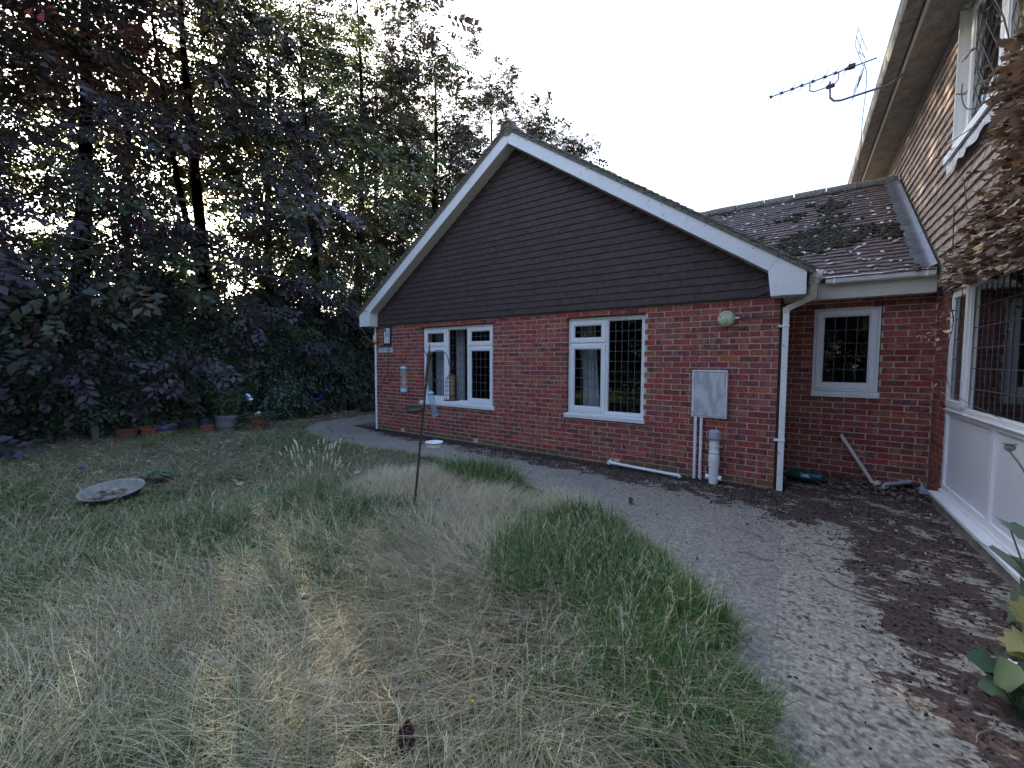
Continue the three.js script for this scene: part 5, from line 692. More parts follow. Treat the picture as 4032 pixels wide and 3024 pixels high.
{
  const L = FOLIAGE.light, D = FOLIAGE.dark;
  const P1 = grow({ h: 13, r0: 0.14, wide: 1.95, hue: HUES.purple, seed: 11, limbs: 54, low: 0.08 }), P2 = grow({ h: 14, r0: 0.14, wide: 2.0, hue: HUES.purple, seed: 14, limbs: 56, low: 0.16, fork: true }), X1 = grow({ h: 13.5, r0: 0.12, wide: 1.8, hue: HUES.mixed, seed: 17, limbs: 52, low: 0.2 }), G1 = grow({ h: 12.5, r0: 0.11, wide: 1.6, hue: HUES.green, seed: 16, limbs: 48, low: 0.2 });
  tree('copper_beech', 'copper beech over the grey post, dark purple down to the ground', P1, [-5.5, 5.5], 0.4, 0.95, D);
  tree('copper_beech', 'tall copper beech rising behind the red planter', P1, [-5.6, 3.8], 2.3, 1.0, D);
  tree('green_beech', 'thin green tree between the two copper beeches by the pots', G1, [-6.6, 2.9], 1.0, 0.9, L);
  tree('copper_beech', 'forked copper beech behind the grey barrel pot', P2, [-5.6, 1.9], 0.0, 1.0, D);
  tree('green_beech', 'slim beech with bare straight trunk behind the disc game', X1, [-5.7, 0.2], 3.0, 0.9, L);
  tree('green_beech', 'green beech with pale straight trunk next to the bungalow corner', G1, [-5.4, -0.75], 4.2, 1.02, L);
  tree('copper_beech', 'beech of mixed leaf whose top leans over the bungalow eaves', X1, [-5.6, -2.5], 0.9, 1.08, L);
  tree('green_beech', 'green tree behind the rising slope of the bungalow roof', G1, [-6.1, -3.7], 2.2, 1.02, L);
  tree('copper_beech', 'reddish copper beech with wispy top above the bungalow verge', P2, [-5.2, -5.4], 2.6, 1.0, D);
  tree('copper_beech', 'copper beech showing just above the roof ridge', P2, [-4.9, -8.6], 4.4, 1.05, D);
  tree('green_beech', 'green tree behind the bungalow verge, between the reddish beeches', X1, [-6.4, -7.0], 5.0, 0.96, L);
  tree('copper_beech', 'far copper beech whose sprays peep past the bungalow ridge', P1, [-4.6, -11.8], 1.2, 1.09, D);
  tree('copper_beech', 'farthest copper beech, a few sprays beyond the ridge tiles', P2, [-4.4, -15.2], 0.6, 1.02, D);
  tree('copper_beech', 'broad copper beech overhanging the lawn beyond the grey post', P1, [-5.7, 7.5], 4.9, 0.98, D);
  const Gd = grow({ h: 7.2, r0: 0.14, wide: 2.4, hue: HUES.hedge, seed: 40, limbs: 60, low: 0.03, scale: 1.35 });
  // trees behind the camera, mirrored in the dark window panes
  [[-6, 17], [-2.5, 18.2], [1.2, 17.2], [4.6, 18.2], [8.0, 17.3], [11.5, 18]].forEach((p, i) => tree('garden_tree', 'dark leafy tree at the far end of the lawn, mirrored in the panes', Gd, p, i * 1.3, 0.95 + (i * 7 % 5) * 0.03, D, 'trees at the far end of the lawn'));
  // sunlit bushes beyond the hedge
  const bw = 1.6, r = rng(400), bl = []; for (let k = 0; k < 30; k++) { const a = k * 2.4, f = k / 30; bl.push([boughAt(V(Math.cos(a) * 0.3, 1.9 * f, Math.sin(a) * 0.3), V(Math.cos(a), 0.3 + 0.6 * f, Math.sin(a)), 0.9 + 0.4 * r()), lin(0.14, 0.17, 0.03).multiplyScalar(0.6 + 0.7 * r())]); }
  const bush = { stem: merge(Array.from({ length: 7 }, (_, k) => taper([V(0, 0, 0), V(Math.cos(k * 0.9) * 0.5, 0.9, Math.sin(k * 0.9) * 0.5), V(Math.cos(k * 0.9), 2, Math.sin(k * 0.9))], [0.03, 0.02, 0.005], 5))), crown: joined(bl, BOUGHS) };
  [[-9.5, 5.5, 0.9], [-10.5, 2.2, 0.8], [-9, -0.6, 0.9], [-10.5, -3.6, 1.2], [-9, -6.2, 1.2], [-12, 8, 1.3], [-13, -9, 1.4]].forEach(([x, z, s], i) => { const t = thing('field_bush', 'sunlit yellow-green bush glimpsed through the hedge', 'bush', [x, -0.14, z], i * 1.7, 'bushes beyond the hedge'); t.scale.setScalar(s); mesh('stem', bush.stem, M.bark, t); mesh('crown', bush.crown, L, t); });
}
// the clipped beech hedge: lengths of dense growth set end to end
{
  const h = thing('beech_hedge', 'dense dark green beech hedge along the edge of the lawn', 'hedge');
  const length = seed => { const r = rng(seed), list = [], wood = []; for (let k = 0; k < 118; k++) { const z = lerp(-1.45, 1.45, r()), y = 0.08 + Math.pow(r(), 0.9) * (2.75 + 0.5 * Math.sin(z * 2.2 + seed)), back = k % 3 === 0 ? 0.6 : 0; if (fbm(z * 1.9 + seed, y * 1.9, 2, 311) < 0.27) continue; const m = new THREE.Matrix4().makeRotationY(Math.PI / 2 + (r() - 0.5) * 0.8), s = 0.85 + 0.4 * r(); m.multiply(new THREE.Matrix4().makeRotationZ((r() - 0.5) * 0.7)).scale(V(s, s, s)).setPosition(0.38 * (fbm(z * 0.9 + seed, y * 0.9, 3, 307) - 0.5) * 2 + 0.12 * sstep(0.5, 0, y) - 0.25 * sstep(2.2, 3.2, y) - back, y, z); list.push([m, HUES.hedge(r)]); } for (let k = 0; k < 5; k++) { const z = -1.2 + k * 0.6; wood.push(taper([V(-0.45, -0.1, z), V(-0.4 + 0.2 * r(), 1.2, z + (r() - 0.5) * 0.5), V(-0.4, 2.6, z + (r() - 0.5))], [0.035, 0.02, 0.006], 6)); } return [joined(list, CLUMPS), merge(wood)]; };
  const A = length(301), B = length(302);
  [[-4.55, 7.6, A, 0], [-4.55, 4.85, B, 0.02], [-4.58, 2.1, A, -0.03], [-4.66, -0.6, B, 0.10], [-5.1, -3.2, A, 0.12], [-5.3, -5.9, B, 0]].forEach(([x, z, [c, w], t]) => { const o = mesh('foliage', c, FOLIAGE.dark, h), q = mesh('stem', w, M.bark, h); for (const k of [o, q]) { k.position.set(x, 0, z); k.rotation.y = t; } });
}
// ---------- creeper on the big house ----------
{
  const c = thing('virginia_creeper', 'withered brown creeper hanging over the bay and tile-hung wall', 'creeper'), r = rng(751), list = [], st = [];
  const X = 7.40, add = (y, z, s, out = 0) => list.push([place(X - out - 0.10 * r() * r(), y, z, 1.3 + r() * 1.5, -Math.PI / 2 + (r() - 0.5) * 1.6, (r() - 0.5) * 2.4, s), (r() < 0.12 ? lin(0.46, 0.26, 0.13) : r() < 0.5 ? lin(0.40, 0.29, 0.22) : r() < 0.45 ? lin(0.15, 0.06, 0.05) : lin(0.52, 0.40, 0.31)).multiplyScalar(0.6 + 0.6 * r())]);
  for (let k = 0; k < 6200; k++) {
    const z = lerp(-0.1, 3.6, r()), y = lerp(2.15, 4.2, r()), n = fbm(z * 2.2, y * 2.2, 3, 755) - 0.5;
    const band = 1 - sstep(0.06, 0.2, Math.abs(y - (2.40 + 0.10 * sstep(0.4, 1.6, z))) - 0.14 * sstep(0.2, 1.2, z) + n * 0.3);
    const mass = sstep(0.0, 0.3, z - (0.95 + 0.30 * sstep(2.7, 3.0, y) * (1 - sstep(3.1, 3.5, y)) - 0.12 * sstep(3.2, 3.6, y)) + n * 0.7) * (1 - sstep(3.55, 3.75, y + n * 0.4 - 0.12 * (z - 1)));
    const lowFringe = z > 0.4 ? 1 : sstep(-0.1, 0.4, z);
    if (r() > Math.max(band * lowFringe, mass * 0.9)) continue; add(y, z, 0.055 + 0.05 * r(), 0.01);
  }
  const stem = (pts, rad, leafN, s = 0.05) => { const q = pts.map(p => [X - (p[2] || 0.01), p[0], p[1]]); st.push(tube(q, rad, 40, 5)); const cv = new THREE.CatmullRomCurve3(q.map(p => V(...p))); for (let k = 0; k < leafN; k++) { const p = cv.getPoint(r()); add(p.y + (r() - 0.5) * 0.04, p.z + (r() - 0.5) * 0.05, s * (0.6 + 0.8 * r()), 0.01); } };
  stem([[2.36, 0.15], [2.15, 0.10, 0.0], [1.95, 0.02, -0.05], [1.70, -0.14, -0.06], [1.45, -0.22, -0.07], [1.28, -0.02, -0.06], [1.22, 0.28, -0.04], [1.12, 1.3, -0.04]], 0.003, 34); stem([[2.36, 0.35], [2.1, 0.2, 0], [1.9, 0.0, -0.05], [1.83, -0.35, -0.05], [1.82, -0.75, -0.07]], 0.003, 16); stem([[2.3, 0.5], [1.95, 0.35, -0.02], [1.8, 0.2, -0.05]], 0.003, 18);
  stem([[2.4, 0.3], [2.55, 0.15], [2.8, 0.12], [3.0, 0.10]], 0.005, 16); stem([[2.75, 0.65], [2.9, 0.45], [3.0, 0.42], [3.2, 0.3]], 0.004, 5); stem([[3.5, 1.2], [3.62, 0.7, 0.08], [3.9, 0.35, 0.06], [4.05, 0.25, 0.04]], 0.005, 6); stem([[3.5, 1.3], [3.8, 0.8, 0.06], [4.2, 0.5, 0.02], [4.32, 0.1, 0.02]], 0.005, 8); stem([[3.6, 1.3], [4.1, 1.1, 0.04], [4.5, 0.72, 0.04], [4.62, 0.42, 0.02]], 0.005, 9); stem([[3.5, 0.7], [3.56, 0.2, 0.1], [3.62, -0.1, 0.1], [3.58, -0.22, 0.06]], 0.004, 3); stem([[3.6, 1.5], [4.4, 1.2, 0.05], [4.9, 0.85, 0.05]], 0.006, 14);
  stem([[2.9, 1.3], [3.0, 1.0], [3.1, 0.7], [3.12, 0.45]], 0.004, 6); stem([[2.4, 0.4], [2.42, 1.0], [2.5, 2.0], [2.5, 3.4]], 0.009, 0); stem([[2.5, 1.6], [3.0, 1.5], [3.5, 1.4]], 0.009, 0);
  obj('stem', st, M.twig, c); instances('leaves', lobeLeaf, DRY, list, c);
}
// ---------- plants beside the bay ----------
{
  const leafMesh = (parent, pos, rot, s, col, g = lobeLeaf) => { const m = mesh('leaf', g, new THREE.MeshPhysicalMaterial({ color: lin(...col), roughness: 0.8, transmission: 0.25, thickness: 0, clearcoat: 0.2, clearcoatRoughness: 0.5, side: THREE.DoubleSide }), parent); m.position.set(...pos); m.rotation.set(...rot); m.scale.setScalar(s); return m; };
  const p = thing('poppy_plant', 'poppy with a dry seed head and jagged green leaves before the bay', 'plant', [7.16, 0, 2.72]);
  obj('stem', [tube([[0, 0, 0.1], [0.02, 0.5, 0.05], [0.03, 0.85, 0.0], [0.02, 0.98, -0.17], [0.015, 1.05, -0.33]], 0.005, 30, 6), tube([[0, 0, 0.1], [0.02, 0.4, 0], [0, 0.66, -0.2]], 0.004, 16, 5)], std(lin(0.09, 0.12, 0.08), 0.7), p);
  obj('seed_head', [lathe([[0, 0], [0.012, 0.004], [0.022, 0.016], [0.024, 0.026], [0.018, 0.036], [0.012, 0.038]], 18).translate(0.015, 1.045, -0.33), lathe([[0, 0.041], [0.028, 0.046], [0.03, 0.042], [0.012, 0.037]], 18).translate(0.015, 1.045, -0.33)], std(lin(0.22, 0.27, 0.24), 0.8), p);
  leafMesh(p, [0.02, 0.64, 0.0], [-1.1, 0.5, 0.4], 0.22, [0.10, 0.17, 0.09]); leafMesh(p, [0, 0.47, 0.0], [-1.25, 0.7, 0.6], 0.28, [0.12, 0.19, 0.12]); leafMesh(p, [0.03, 0.42, 0.12], [-1.2, 1.6, 0.2], 0.26, [0.09, 0.15, 0.08]); leafMesh(p, [0.02, 0.30, 0.05], [-1.3, 2.6, 0.2], 0.24, [0.09, 0.15, 0.08]);
  const y = thing('yellowing_plant', 'yellowing lobed plant at the edge of the apron below the poppy', 'plant', [7.16, 0, 2.82]); obj('stem', tube([[0, 0, 0], [-0.01, 0.15, -0.02], [0, 0.32, -0.05]], 0.005, 12, 6), std(lin(0.12, 0.14, 0.05), 0.8), y);
  [[0.0, 0.27, -0.02, -0.9, 0.5, 0.16], [0, 0.21, 0, -1.0, 1.6, 0.18], [0, 0.16, 0.02, -1.0, -0.4, 0.18], [0, 0.30, -0.03, -0.6, 2.6, 0.15], [0, 0.11, 0, -1.2, 3.4, 0.16]].forEach(q => leafMesh(y, q.slice(0, 3), [q[3], q[4], 0.2], q[5], [0.36, 0.33, 0.11]));
  const n = thing('mallow_plant', 'low green broad-leaved plant with white flowers on the apron', 'plant', [7.05, 0, 3.12]); const st = [];
  for (let k = 0; k < 16; k++) { const a = k * 2.4, d = 0.03 + 0.10 * (k % 5) / 5, h = 0.05 + 0.13 * ((k * 7) % 10) / 10; st.push(tube([[0, 0, 0], [Math.cos(a) * d * 0.5, h * 0.7, Math.sin(a) * d * 0.5], [Math.cos(a) * d, h, Math.sin(a) * d]], 0.0025, 8, 5)); leafMesh(n, [Math.cos(a) * d, h, Math.sin(a) * d], [-1.25, a, 0.2], 0.10 + 0.03 * (k % 3), [0.045, 0.10, 0.04], ovalLeaf).scale.x *= 1.4; }
  obj('stem', st, std(lin(0.06, 0.1, 0.04), 0.8), n); for (const [x, yy, z] of [[-0.03, 0.215, -0.03], [0.03, 0.21, -0.01]]) { const f = []; for (let k = 0; k < 5; k++) f.push(ovalLeaf.clone().scale(0.03, 0.028, 0.028).rotateX(-0.9).rotateY(k * 1.257).translate(x, yy, z)); obj('flower', f, std(lin(0.75, 0.78, 0.74), 0.7), n); }
}
// ---------- grass ----------
// a patch holds a few hundred blades; the lawn is laid from patches of several kinds
function patch(seed, R, kinds) {
  const r = rng(seed), pos = [], col = [], idx = [];
  const ribbon = ({ len, w, lean, dir, curl, x, z, y0 = 0, seg = 3, c, tip = 0.08 }) => {
    const b = pos.length / 3, cs = Math.cos(dir), sn = Math.sin(dir), tw = (r() - 0.5) * 1.2, wc = Math.cos(dir + tw), ws = Math.sin(dir + tw); let px = x, py = y0, pz = z, a = lean;
    for (let i = 0; i <= seg; i++) { const t = i / seg, ww = w * Math.max(tip, 1 - t * t) / 2, k = 1; pos.push(px - ws * ww, py, pz + wc * ww, px + ws * ww, py, pz - wc * ww); col.push(c.r * k, c.g * k, c.b * k, c.r * k, c.g * k, c.b * k); if (i < seg) { const l = len / seg; px += Math.sin(a) * l * cs; pz += Math.sin(a) * l * sn; py = Math.max(0.004, py + Math.cos(a) * l); a += curl / seg; } }
    for (let i = 0; i < seg; i++) idx.push(b + i * 2, b + i * 2 + 1, b + i * 2 + 2, b + i * 2 + 1, b + i * 2 + 3, b + i * 2 + 2);
    return [px, py, pz, a];
  };
  const G = () => { const k = r(); return (k < 0.5 ? lin(0.070, 0.155, 0.030) : k < 0.8 ? lin(0.10, 0.19, 0.048) : lin(0.15, 0.19, 0.06)).multiplyScalar(0.6 + 0.7 * r()); }, D = () => (r() < 0.6 ? lin(0.48, 0.39, 0.22) : r() < 0.6 ? lin(0.58, 0.52, 0.36) : lin(0.28, 0.20, 0.11)).multiplyScalar(0.55 + 0.6 * r());
  for (const [n, f] of kinds) for (let k = 0; k < n; k++) { const a = r() * 6.283, q = R * Math.sqrt(r()); f({ r, x: Math.cos(a) * q, z: Math.sin(a) * q, ribbon, G, D }); }
  const g = new THREE.BufferGeometry(); g.setAttribute('position', new THREE.Float32BufferAttribute(pos, 3)); g.setAttribute('color', new THREE.Float32BufferAttribute(col, 3)); g.setIndex(idx); g.computeVertexNormals(); return g;
}
const K = {
  turf: s => ({ r, x, z, ribbon, G, D }) => ribbon({ len: (0.025 + 0.05 * r()) * s, w: 0.003, lean: 0.2 + r(), dir: r() * 6.283, curl: r(), x, z, seg: 2, c: r() < 0.45 ? G().multiplyScalar(0.9) : D().multiplyScalar(0.6) }),
  green: (l0, l1) => ({ r, x, z, ribbon, G }) => ribbon({ len: lerp(l0, l1, r()), w: 0.0052 + 0.003 * r(), lean: 0.05 + 0.65 * r(), dir: r() * 6.283, curl: 1.5 * r(), x, z, seg: 4, c: G() }),
  leanGreen: (l0, l1) => ({ r, x, z, ribbon, G }) => ribbon({ len: lerp(l0, l1, r()), w: 0.0045, lean: 0.4 + 0.7 * r(), dir: (r() - 0.5) * 1.6, curl: 1.1 * r(), x, z, seg: 4, c: G() }),
  lying: (fan, h) => ({ r, x, z, ribbon, D }) => ribbon({ len: 0.18 + 0.26 * r(), w: 0.0026 + 0.0012 * r(), lean: 1.05 + 0.5 * r(), dir: (r() - 0.5) * fan, curl: 0.35 * (r() - 0.2), x, z, y0: h * r() * r(), seg: 3, c: D(), tip: 0.3 }),
  arching: () => ({ r, x, z, ribbon, D, G }) => ribbon({ len: 0.25 + 0.2 * r(), w: 0.0028, lean: 0.3 + 0.5 * r(), dir: (r() - 0.5) * 2.4, curl: 1.4 + 0.6 * r(), x, z, seg: 5, c: D().lerp(G(), 0.5 * r()), tip: 0.3 }),
  seed: (l0, l1) => ({ r, x, z, ribbon, D, G }) => { const dir = r() * 6.283, c = D().lerp(lin(0.30, 0.34, 0.20), 0.6 * r()).multiplyScalar(1.1), [px, py, pz, a] = ribbon({ len: lerp(l0, l1, r()), w: 0.0022, lean: 0.5 * r(), dir, curl: 0.9 * r(), x, z, seg: 5, c, tip: 0.6 }); for (let i = 0; i < 9; i++) { const q = i / 9 * 0.085, b = dir + (r() - 0.5) * 4; ribbon({ len: 0.010 + 0.010 * r(), w: 0.0042, lean: 0.4 + 0.6 * r(), dir: b, curl: 0, x: px - Math.sin(a) * q * Math.cos(dir), z: pz - Math.sin(a) * q * Math.sin(dir), y0: py - Math.cos(a) * q, seg: 1, c, tip: 0.15 }); } },
  clover: () => ({ r, x, z, ribbon }) => { const h = 0.02 + 0.07 * r(); for (let i = 0; i < 3; i++) ribbon({ len: 0.016 + 0.012 * r(), w: 0.017, lean: 1.2 + 0.3 * r(), dir: i * 2.1 + r(), curl: 0.3, x, z, y0: h, seg: 2, c: lin(0.05, 0.115, 0.045).multiplyScalar(0.6 + 0.7 * r()), tip: 0.6 }); },
};
{
  const r = rng(1001), mat = std(0xffffff, 0.65, { vertexColors: true });
  const kinds = {
    short: [0.24, [[520, K.turf(1)], [26, K.lying(6.3, 0.02)]], 4, 'short dry turf under the trees'],
    green_short: [0.24, [[420, K.turf(1.2)], [160, K.green(0.05, 0.11)], [20, K.lying(6.3, 0.03)]], 3, 'short green turf in patches'],
    mid: [0.24, [[230, K.green(0.10, 0.21)], [110, K.leanGreen(0.12, 0.26)], [60, K.arching()], [40, K.lying(3, 0.12)], [60, K.clover()], [7, K.seed(0.2, 0.34)]], 5, 'knee-high green grass of the lawn'],
    mixed: [0.24, [[150, K.green(0.08, 0.2)], [80, K.lying(1.5, 0.13)], [80, K.arching()], [25, K.clover()], [9, K.seed(0.22, 0.38)]], 5, 'green grass mixed with dead stalks'],
    lush: [0.22, [[330, K.green(0.16, 0.31)], [110, K.leanGreen(0.18, 0.32)], [26, K.arching()], [9, K.seed(0.28, 0.42)]], 4, 'lush green grass along the path edge'],
    straw: [0.27, [[330, K.lying(0.9, 0.09)], [80, K.lying(2.5, 0.12)], [18, K.arching()], [16, K.green(0.06, 0.15)]], 5, 'flattened straw-coloured dead grass'],
    edge: [0.10, [[70, K.green(0.05, 0.13)], [26, K.lying(6.3, 0.05)], [26, K.turf(1)]], 4, 'ragged grass at the edge of the concrete'],
  };
  const geo = {}, bins = {}; let sd = 3000; for (const k in kinds) geo[k] = Array.from({ length: kinds[k][2] }, () => patch(sd++, kinds[k][0], kinds[k][1]));
  const put = (k, x, z, s, turn, tint) => { const v = Math.floor(r() * geo[k].length); (bins[k + v] ??= []).push([place(x, lawnY(x, z) - 0.006, z, (r() - 0.5) * 0.08, turn, (r() - 0.5) * 0.08, s, s * (0.85 + 0.3 * r()), s), tint]); };
  const grey = () => { const q = 0.8 + 0.4 * r(); return lin(q * (0.94 + 0.12 * r()), q, q * (0.92 + 0.16 * r())); };
  for (let gx = -4.6; gx < 6.4; gx += 0.23) for (let gz = 0.9; gz < 7.2; gz += 0.23) {
    const x = gx + (r() - 0.5) * 0.2, z = gz + (r() - 0.5) * 0.2, inside = onPath(x, z), d = edgeDist(x, z); if (inside) continue;
    const far = Math.hypot(x - eye.x, z - eye.z), q = growth(x, z), flow = fbm(x * 0.7, z * 0.7, 2, 71) * 8;
    if (d < 0.18) { for (let i = 0; i < 2; i++) { const xx = x + (r() - 0.5) * 0.16, zz = z + (r() - 0.5) * 0.16; if (!onPath(xx, zz) || edgeDist(xx, zz) < 0.02) put(q.lush > 0.3 ? 'lush' : 'edge', xx, zz, q.lush > 0.3 ? 0.55 : 1, r() * 6.3, grey()); } continue; }
    const k = q.tall < 0.35 ? (q.green > 0.62 ? 'green_short' : 'short') : q.lush > 0.45 ? 'lush' : q.straw > 0.5 ? 'straw' : q.straw > 0.2 || q.green < 0.36 ? 'mixed' : 'mid';
    const s = (q.tall < 0.35 ? 1 : lerp(0.62, 1.0, q.tall)) * (0.9 + 0.25 * r());
    put(k, x, z, s, k === 'straw' || k === 'mixed' ? flow + (r() - 0.5) * 1.4 : r() * 6.3, grey());
    if (far < 3.4 && k !== 'short' && k !== 'green_short') put(r() < 0.5 ? k : 'mixed', x + (r() - 0.5) * 0.2, z + (r() - 0.5) * 0.2, s * 0.9, flow + (r() - 0.5) * 2.5, grey());
  }
  for (const k in bins) { const n = k.slice(0, -1), o = instances('grass', geo[n][+k.slice(-1)], mat, bins[k]); tag(o, kinds[n][3], 'grass'); }
  // weeds among the grass
  const wl = []; for (let k = 0; k < 2600; k++) { const x = lerp(1.6, 5.6, r()), z = lerp(2.4, 5.8, r()); if (onPath(x, z) || fbm(x * 1.7, z * 1.7, 2, 1203) < 0.52) continue; wl.push([place(x, lawnY(x, z) + 0.02 + 0.09 * r(), z, -1.2 + (r() - 0.5), r() * 6.3, (r() - 0.5), 0.025 + 0.035 * r()), lin(0.05, 0.11, 0.045).multiplyScalar(0.6 + 0.7 * r())]); } const wd = instances('weeds', ovalLeaf, LEAF, wl); tag(wd, 'low leafy weeds growing through the lawn', 'weeds');
  // fallen leaves: thick by the hedge, thinning across the lawn
  const lf = []; for (let k = 0; k < 12000; k++) { const x = lerp(-4.9, 6.0, Math.pow(r(), 1.25)), z = lerp(-3, 6.5, r()); if (r() > 0.06 + 0.94 * sstep(2.6, -3.2, x)) continue; const p = onPath(x, z); if (p && (edgeDist(x, z) > 0.6 || r() > 0.25)) continue; if (x > XL - 0.1 && z < 0.3) continue; const col = r(); lf.push([place(x, (p ? 0.008 : lawnY(x, z) + 0.012) + 0.012 * r() + (x > 1.6 ? 0.08 * r() : 0), z, -1.57 + (r() - 0.5) * 1.1, r() * 6.3, (r() - 0.5) * 0.9, 0.05 + 0.06 * r()), (col < 0.5 ? lin(0.34, 0.23, 0.15) : col < 0.75 ? lin(0.22, 0.12, 0.075) : col < 0.92 ? lin(0.48, 0.38, 0.28) : lin(0.42, 0.2, 0.09)).multiplyScalar(0.55 + 0.6 * r())]); }
  const lt = [lf.filter((_, i) => i % 3), lf.filter((_, i) => i % 3 === 0)]; tag(instances('leaf_litter', ovalLeaf, DRY, lt[0]), 'fallen brown leaves scattered over the lawn', 'leaf litter'); tag(instances('leaf_litter', lobeLeaf, DRY, lt[1]), 'curled lobed brown leaves lying under the hedge', 'leaf litter');
  const lk = []; for (let k = 0; k < 900; k++) { const x = lerp(6.45, 7.48, r()), z = -0.93 + Math.pow(r(), 1.6) * 0.55; lk.push([place(x, 0.015 + 0.07 * r() * (1 - (z + 0.93) / 0.55), z, -1.57 + (r() - 0.5) * 1.8, r() * 6.3, (r() - 0.5) * 1.4, 0.03 + 0.04 * r()), lin(0.26, 0.18, 0.135).multiplyScalar(0.35 + 0.9 * r())]); } tag(instances('leaf_litter', ovalLeaf, DRY, lk), 'dead leaves drifted against the link wall', 'leaf litter');
  // crumbs of moss and soil over the concrete
  const cg = new THREE.IcosahedronGeometry(1, 0), cr = []; for (let k = 0; k < 26000; k++) { const x = lerp(-1.5, 7.42, Math.pow(r(), 0.45)), z = lerp(-0.9, 4.6, Math.pow(r(), 1.15)); if (x < 6.1 && (z < 0.2 || !onPath(x, z))) continue; const m = moss(x, z); if (r() > m * m * 0.9 + 0.012) continue; const s = 0.003 + 0.010 * r() * r(); cr.push([place(x, 0.005 + s * 0.2, z, r() * 3, r() * 3, r() * 3, s * 1.5, s * 0.6, s), (r() < 0.93 ? lin(0.05, 0.034, 0.028) : r() < 0.5 ? lin(0.5, 0.48, 0.45) : lin(0.22, 0.14, 0.10)).multiplyScalar(0.5 + 0.9 * r())]); } tag(instances('moss_crumbs', cg, std(0xffffff, 1), cr), 'dark moss crumbs and litter strewn over the concrete', 'litter');
  const sg = []; for (let k = 0; k < 2600; k++) { const x = lerp(-1.4, 6.05, r()), z = lerp(0.02, 0.32, r()), s = 0.005 + 0.014 * r() * r(); sg.push([place(x, s * 0.2, z, r() * 3, r() * 3, r() * 3, s * 1.4, s * 0.7, s), lin(0.06, 0.042, 0.036).multiplyScalar(0.5 + 0.9 * r())]); } tag(instances('soil_crumbs', cg, std(0xffffff, 1), sg), 'clods of dark soil and moss along the gable foot', 'soil');
}
// pale timothy heads in the clump by the path
{
  const t = thing('timothy_clump', 'clump of tall grass with pale fluffy heads standing out from the lawn', 'grass clump', [1.86, 0.02, 3.28]), r = rng(1301), st = [], hd = [];
  for (let k = 0; k < 46; k++) { const a = r() * 6.283, d = 0.22 * Math.sqrt(r()), l = 0.26 + 0.34 * r(), o = 0.30 * d / 0.22 + 0.06 * r(), x = Math.cos(a) * d, z = Math.sin(a) * d, e = [x + Math.cos(a) * l * o, l, z + Math.sin(a) * l * o]; st.push(tube([[x, 0, z], [x + Math.cos(a) * l * o * 0.35, l * 0.55, z + Math.sin(a) * l * o * 0.35], e], 0.0016, 8, 4)); const q = new THREE.CapsuleGeometry(0.0065 + 0.002 * r(), 0.035 + 0.025 * r(), 3, 7).translate(0, 0.02, 0); q.applyQuaternion(new THREE.Quaternion().setFromUnitVectors(V(0, 1, 0), V(Math.cos(a) * o * 1.5, 1, Math.sin(a) * o * 1.5).normalize())); hd.push(q.translate(...e)); }
    obj('stalks', st, std(lin(0.40, 0.37, 0.22), 0.9), t); obj('heads', hd, std(lin(0.58, 0.54, 0.42), 0.95), t); mesh('blades', patch(1302, 0.24, [[420, K.green(0.12, 0.3)]]), std(lin(1.7, 1.5, 1.4), 0.8, { vertexColors: true }), t);
}
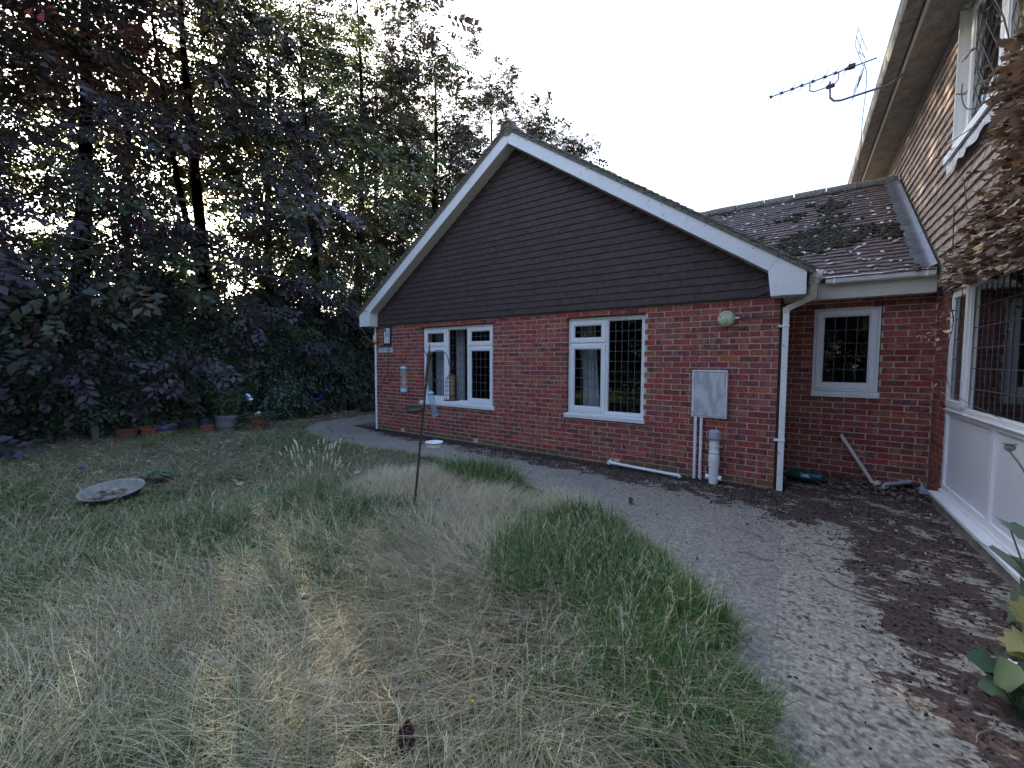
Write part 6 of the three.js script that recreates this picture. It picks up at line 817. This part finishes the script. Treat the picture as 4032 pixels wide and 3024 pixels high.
// small flowers, broken twigs and large dead leaves
{
  const r = rng(1401);
  [[4.28, 5.05], [4.36, 4.98], [4.42, 4.93], [4.55, 4.86], [4.52, 4.96], [3.95, 4.22], [3.75, 4.4], [4.75, 5.0], [5.2, 4.55], [4.1, 4.75]].forEach(([x, z]) => { const f = thing('buttercup', 'small yellow buttercup in the green grass', 'flower', [x, lawnY(x, z), z], r() * 6, 'buttercups in the lawn'), h = 0.12 + 0.07 * r(), p = []; for (let k = 0; k < 5; k++) p.push(ovalLeaf.clone().scale(0.013, 0.012, 0.012).rotateX(-0.7).rotateY(k * 1.257).translate(0, h, 0)); obj('petals', p, std(lin(0.62, 0.45, 0.02), 0.5), f); obj('stem', tube([[0, 0, 0], [0.01, h * 0.6, 0], [0, h, 0]], 0.0014, 6, 4), std(lin(0.08, 0.13, 0.04), 0.8), f); });
  [[3.6, 4.95], [3.5, 4.7], [3.75, 4.85], [3.9, 5.0], [3.3, 5.2], [3.85, 4.6], [5.15, 4.5], [4.95, 4.6]].forEach(([x, z]) => { const f = thing('selfheal', 'small purple selfheal flower head in the grass', 'flower', [x, lawnY(x, z), z], r() * 6, 'selfheal flowers in the lawn'), h = 0.11 + 0.06 * r(), p = []; for (let k = 0; k < 16; k++) p.push(ovalLeaf.clone().scale(0.006, 0.009, 0.008).rotateX(-0.4 - 0.5 * r()).rotateY(k * 1.9).translate(0, h + (k % 4) * 0.005, 0)); obj('petals', p, std(lin(0.07, 0.05, 0.16), 0.7), f); obj('stem', tube([[0, 0, 0], [0.008, h * 0.6, 0], [0, h, 0]], 0.0016, 6, 4), std(lin(0.07, 0.10, 0.04), 0.8), f); });
  [[6.55, 0.1, 1.4, 0.9], [6.9, 0.3, 2.9, 0.7], [6.3, 0.75, 0.4, 0.35], [6.75, 1.6, 0.2, 0.7], [6.6, 2.3, 0.5, 0.45], [7.1, 1.2, 2.2, 0.5], [6.4, 1.15, 1.3, 0.4], [6.9, 2.4, 0.1, 0.6], [6.62, 3.2, 1.0, 0.3], [5.9, 1.6, 0.6, 0.3], [6.0, 2.1, 0.1, 0.25], [7.15, 2.0, 2.7, 0.5], [6.8, 0.9, 0.5, 0.5], [6.3, 0.2, 0.2, 0.6], [6.9, 3.3, 2.0, 0.25]].forEach(([x, z, a, l]) => { const b = (r() - 0.5) * 0.25 * l, c = Math.cos(a), s = Math.sin(a); tag(obj('fallen_twig', tube([[x - c * l / 2, 0.010, z - s * l / 2], [x - c * l / 5 + s * b, 0.018, z - s * l / 5 - c * b], [x + c * l / 5 - s * b * 0.5, 0.012, z + s * l / 5 + c * b * 0.5], [x + c * l / 2, 0.02, z + s * l / 2]], 0.0025 + 0.003 * r() * l, 24, 5), std(lin(0.17, 0.12, 0.095).multiplyScalar(0.7 + 0.7 * r()), 0.9)), 'thin brown twig lying on the concrete', 'twig', 'twigs on the concrete'); });
  const big = (label, pos, s, col, rot) => { const g = new THREE.PlaneGeometry(1, 1.5, 8, 10), p = g.attributes.position; for (let i = 0; i < p.count; i++) { const x = p.getX(i), y = p.getY(i), w = Math.sqrt(clamp(1 - (y / 0.76) ** 2)) * (0.9 + 0.15 * Math.sin(y * 17)); p.setXYZ(i, x * w * 0.7, y, 0.9 * x * x * w + 0.08 * Math.sin(x * 9 + y * 11) + 0.25 * y * y); } g.computeVertexNormals(); const o = tag(mesh('large_dead_leaf', g, new THREE.MeshPhysicalMaterial({ color: lin(...col), roughness: 0.6, side: THREE.DoubleSide, clearcoat: 0.2, clearcoatRoughness: 0.4 })), label, 'leaf'); o.position.set(...pos); o.rotation.set(...rot); o.scale.setScalar(s); };
  big('large curled maroon dead leaf standing up in the grass', [5.10, 0.16, 4.80], 0.10, [0.07, 0.022, 0.032], [-0.3, 0.7, 0.1]); big('buff dead leaf lying in the grass beside the maroon one', [5.19, 0.12, 4.80], 0.06, [0.34, 0.22, 0.14], [-1.2, 0.9, 0.5]); big('crumpled maroon leaf lying on the concrete path', [4.80, 0.03, 1.47], 0.075, [0.08, 0.025, 0.03], [-1.35, 0.4, 0.2]); big('pale tan dead leaf caught in the flattened grass', [5.45, 0.14, 4.05], 0.06, [0.5, 0.36, 0.25], [-0.9, 0.4, 0.4]);
}

renderer.render(scene, camera);
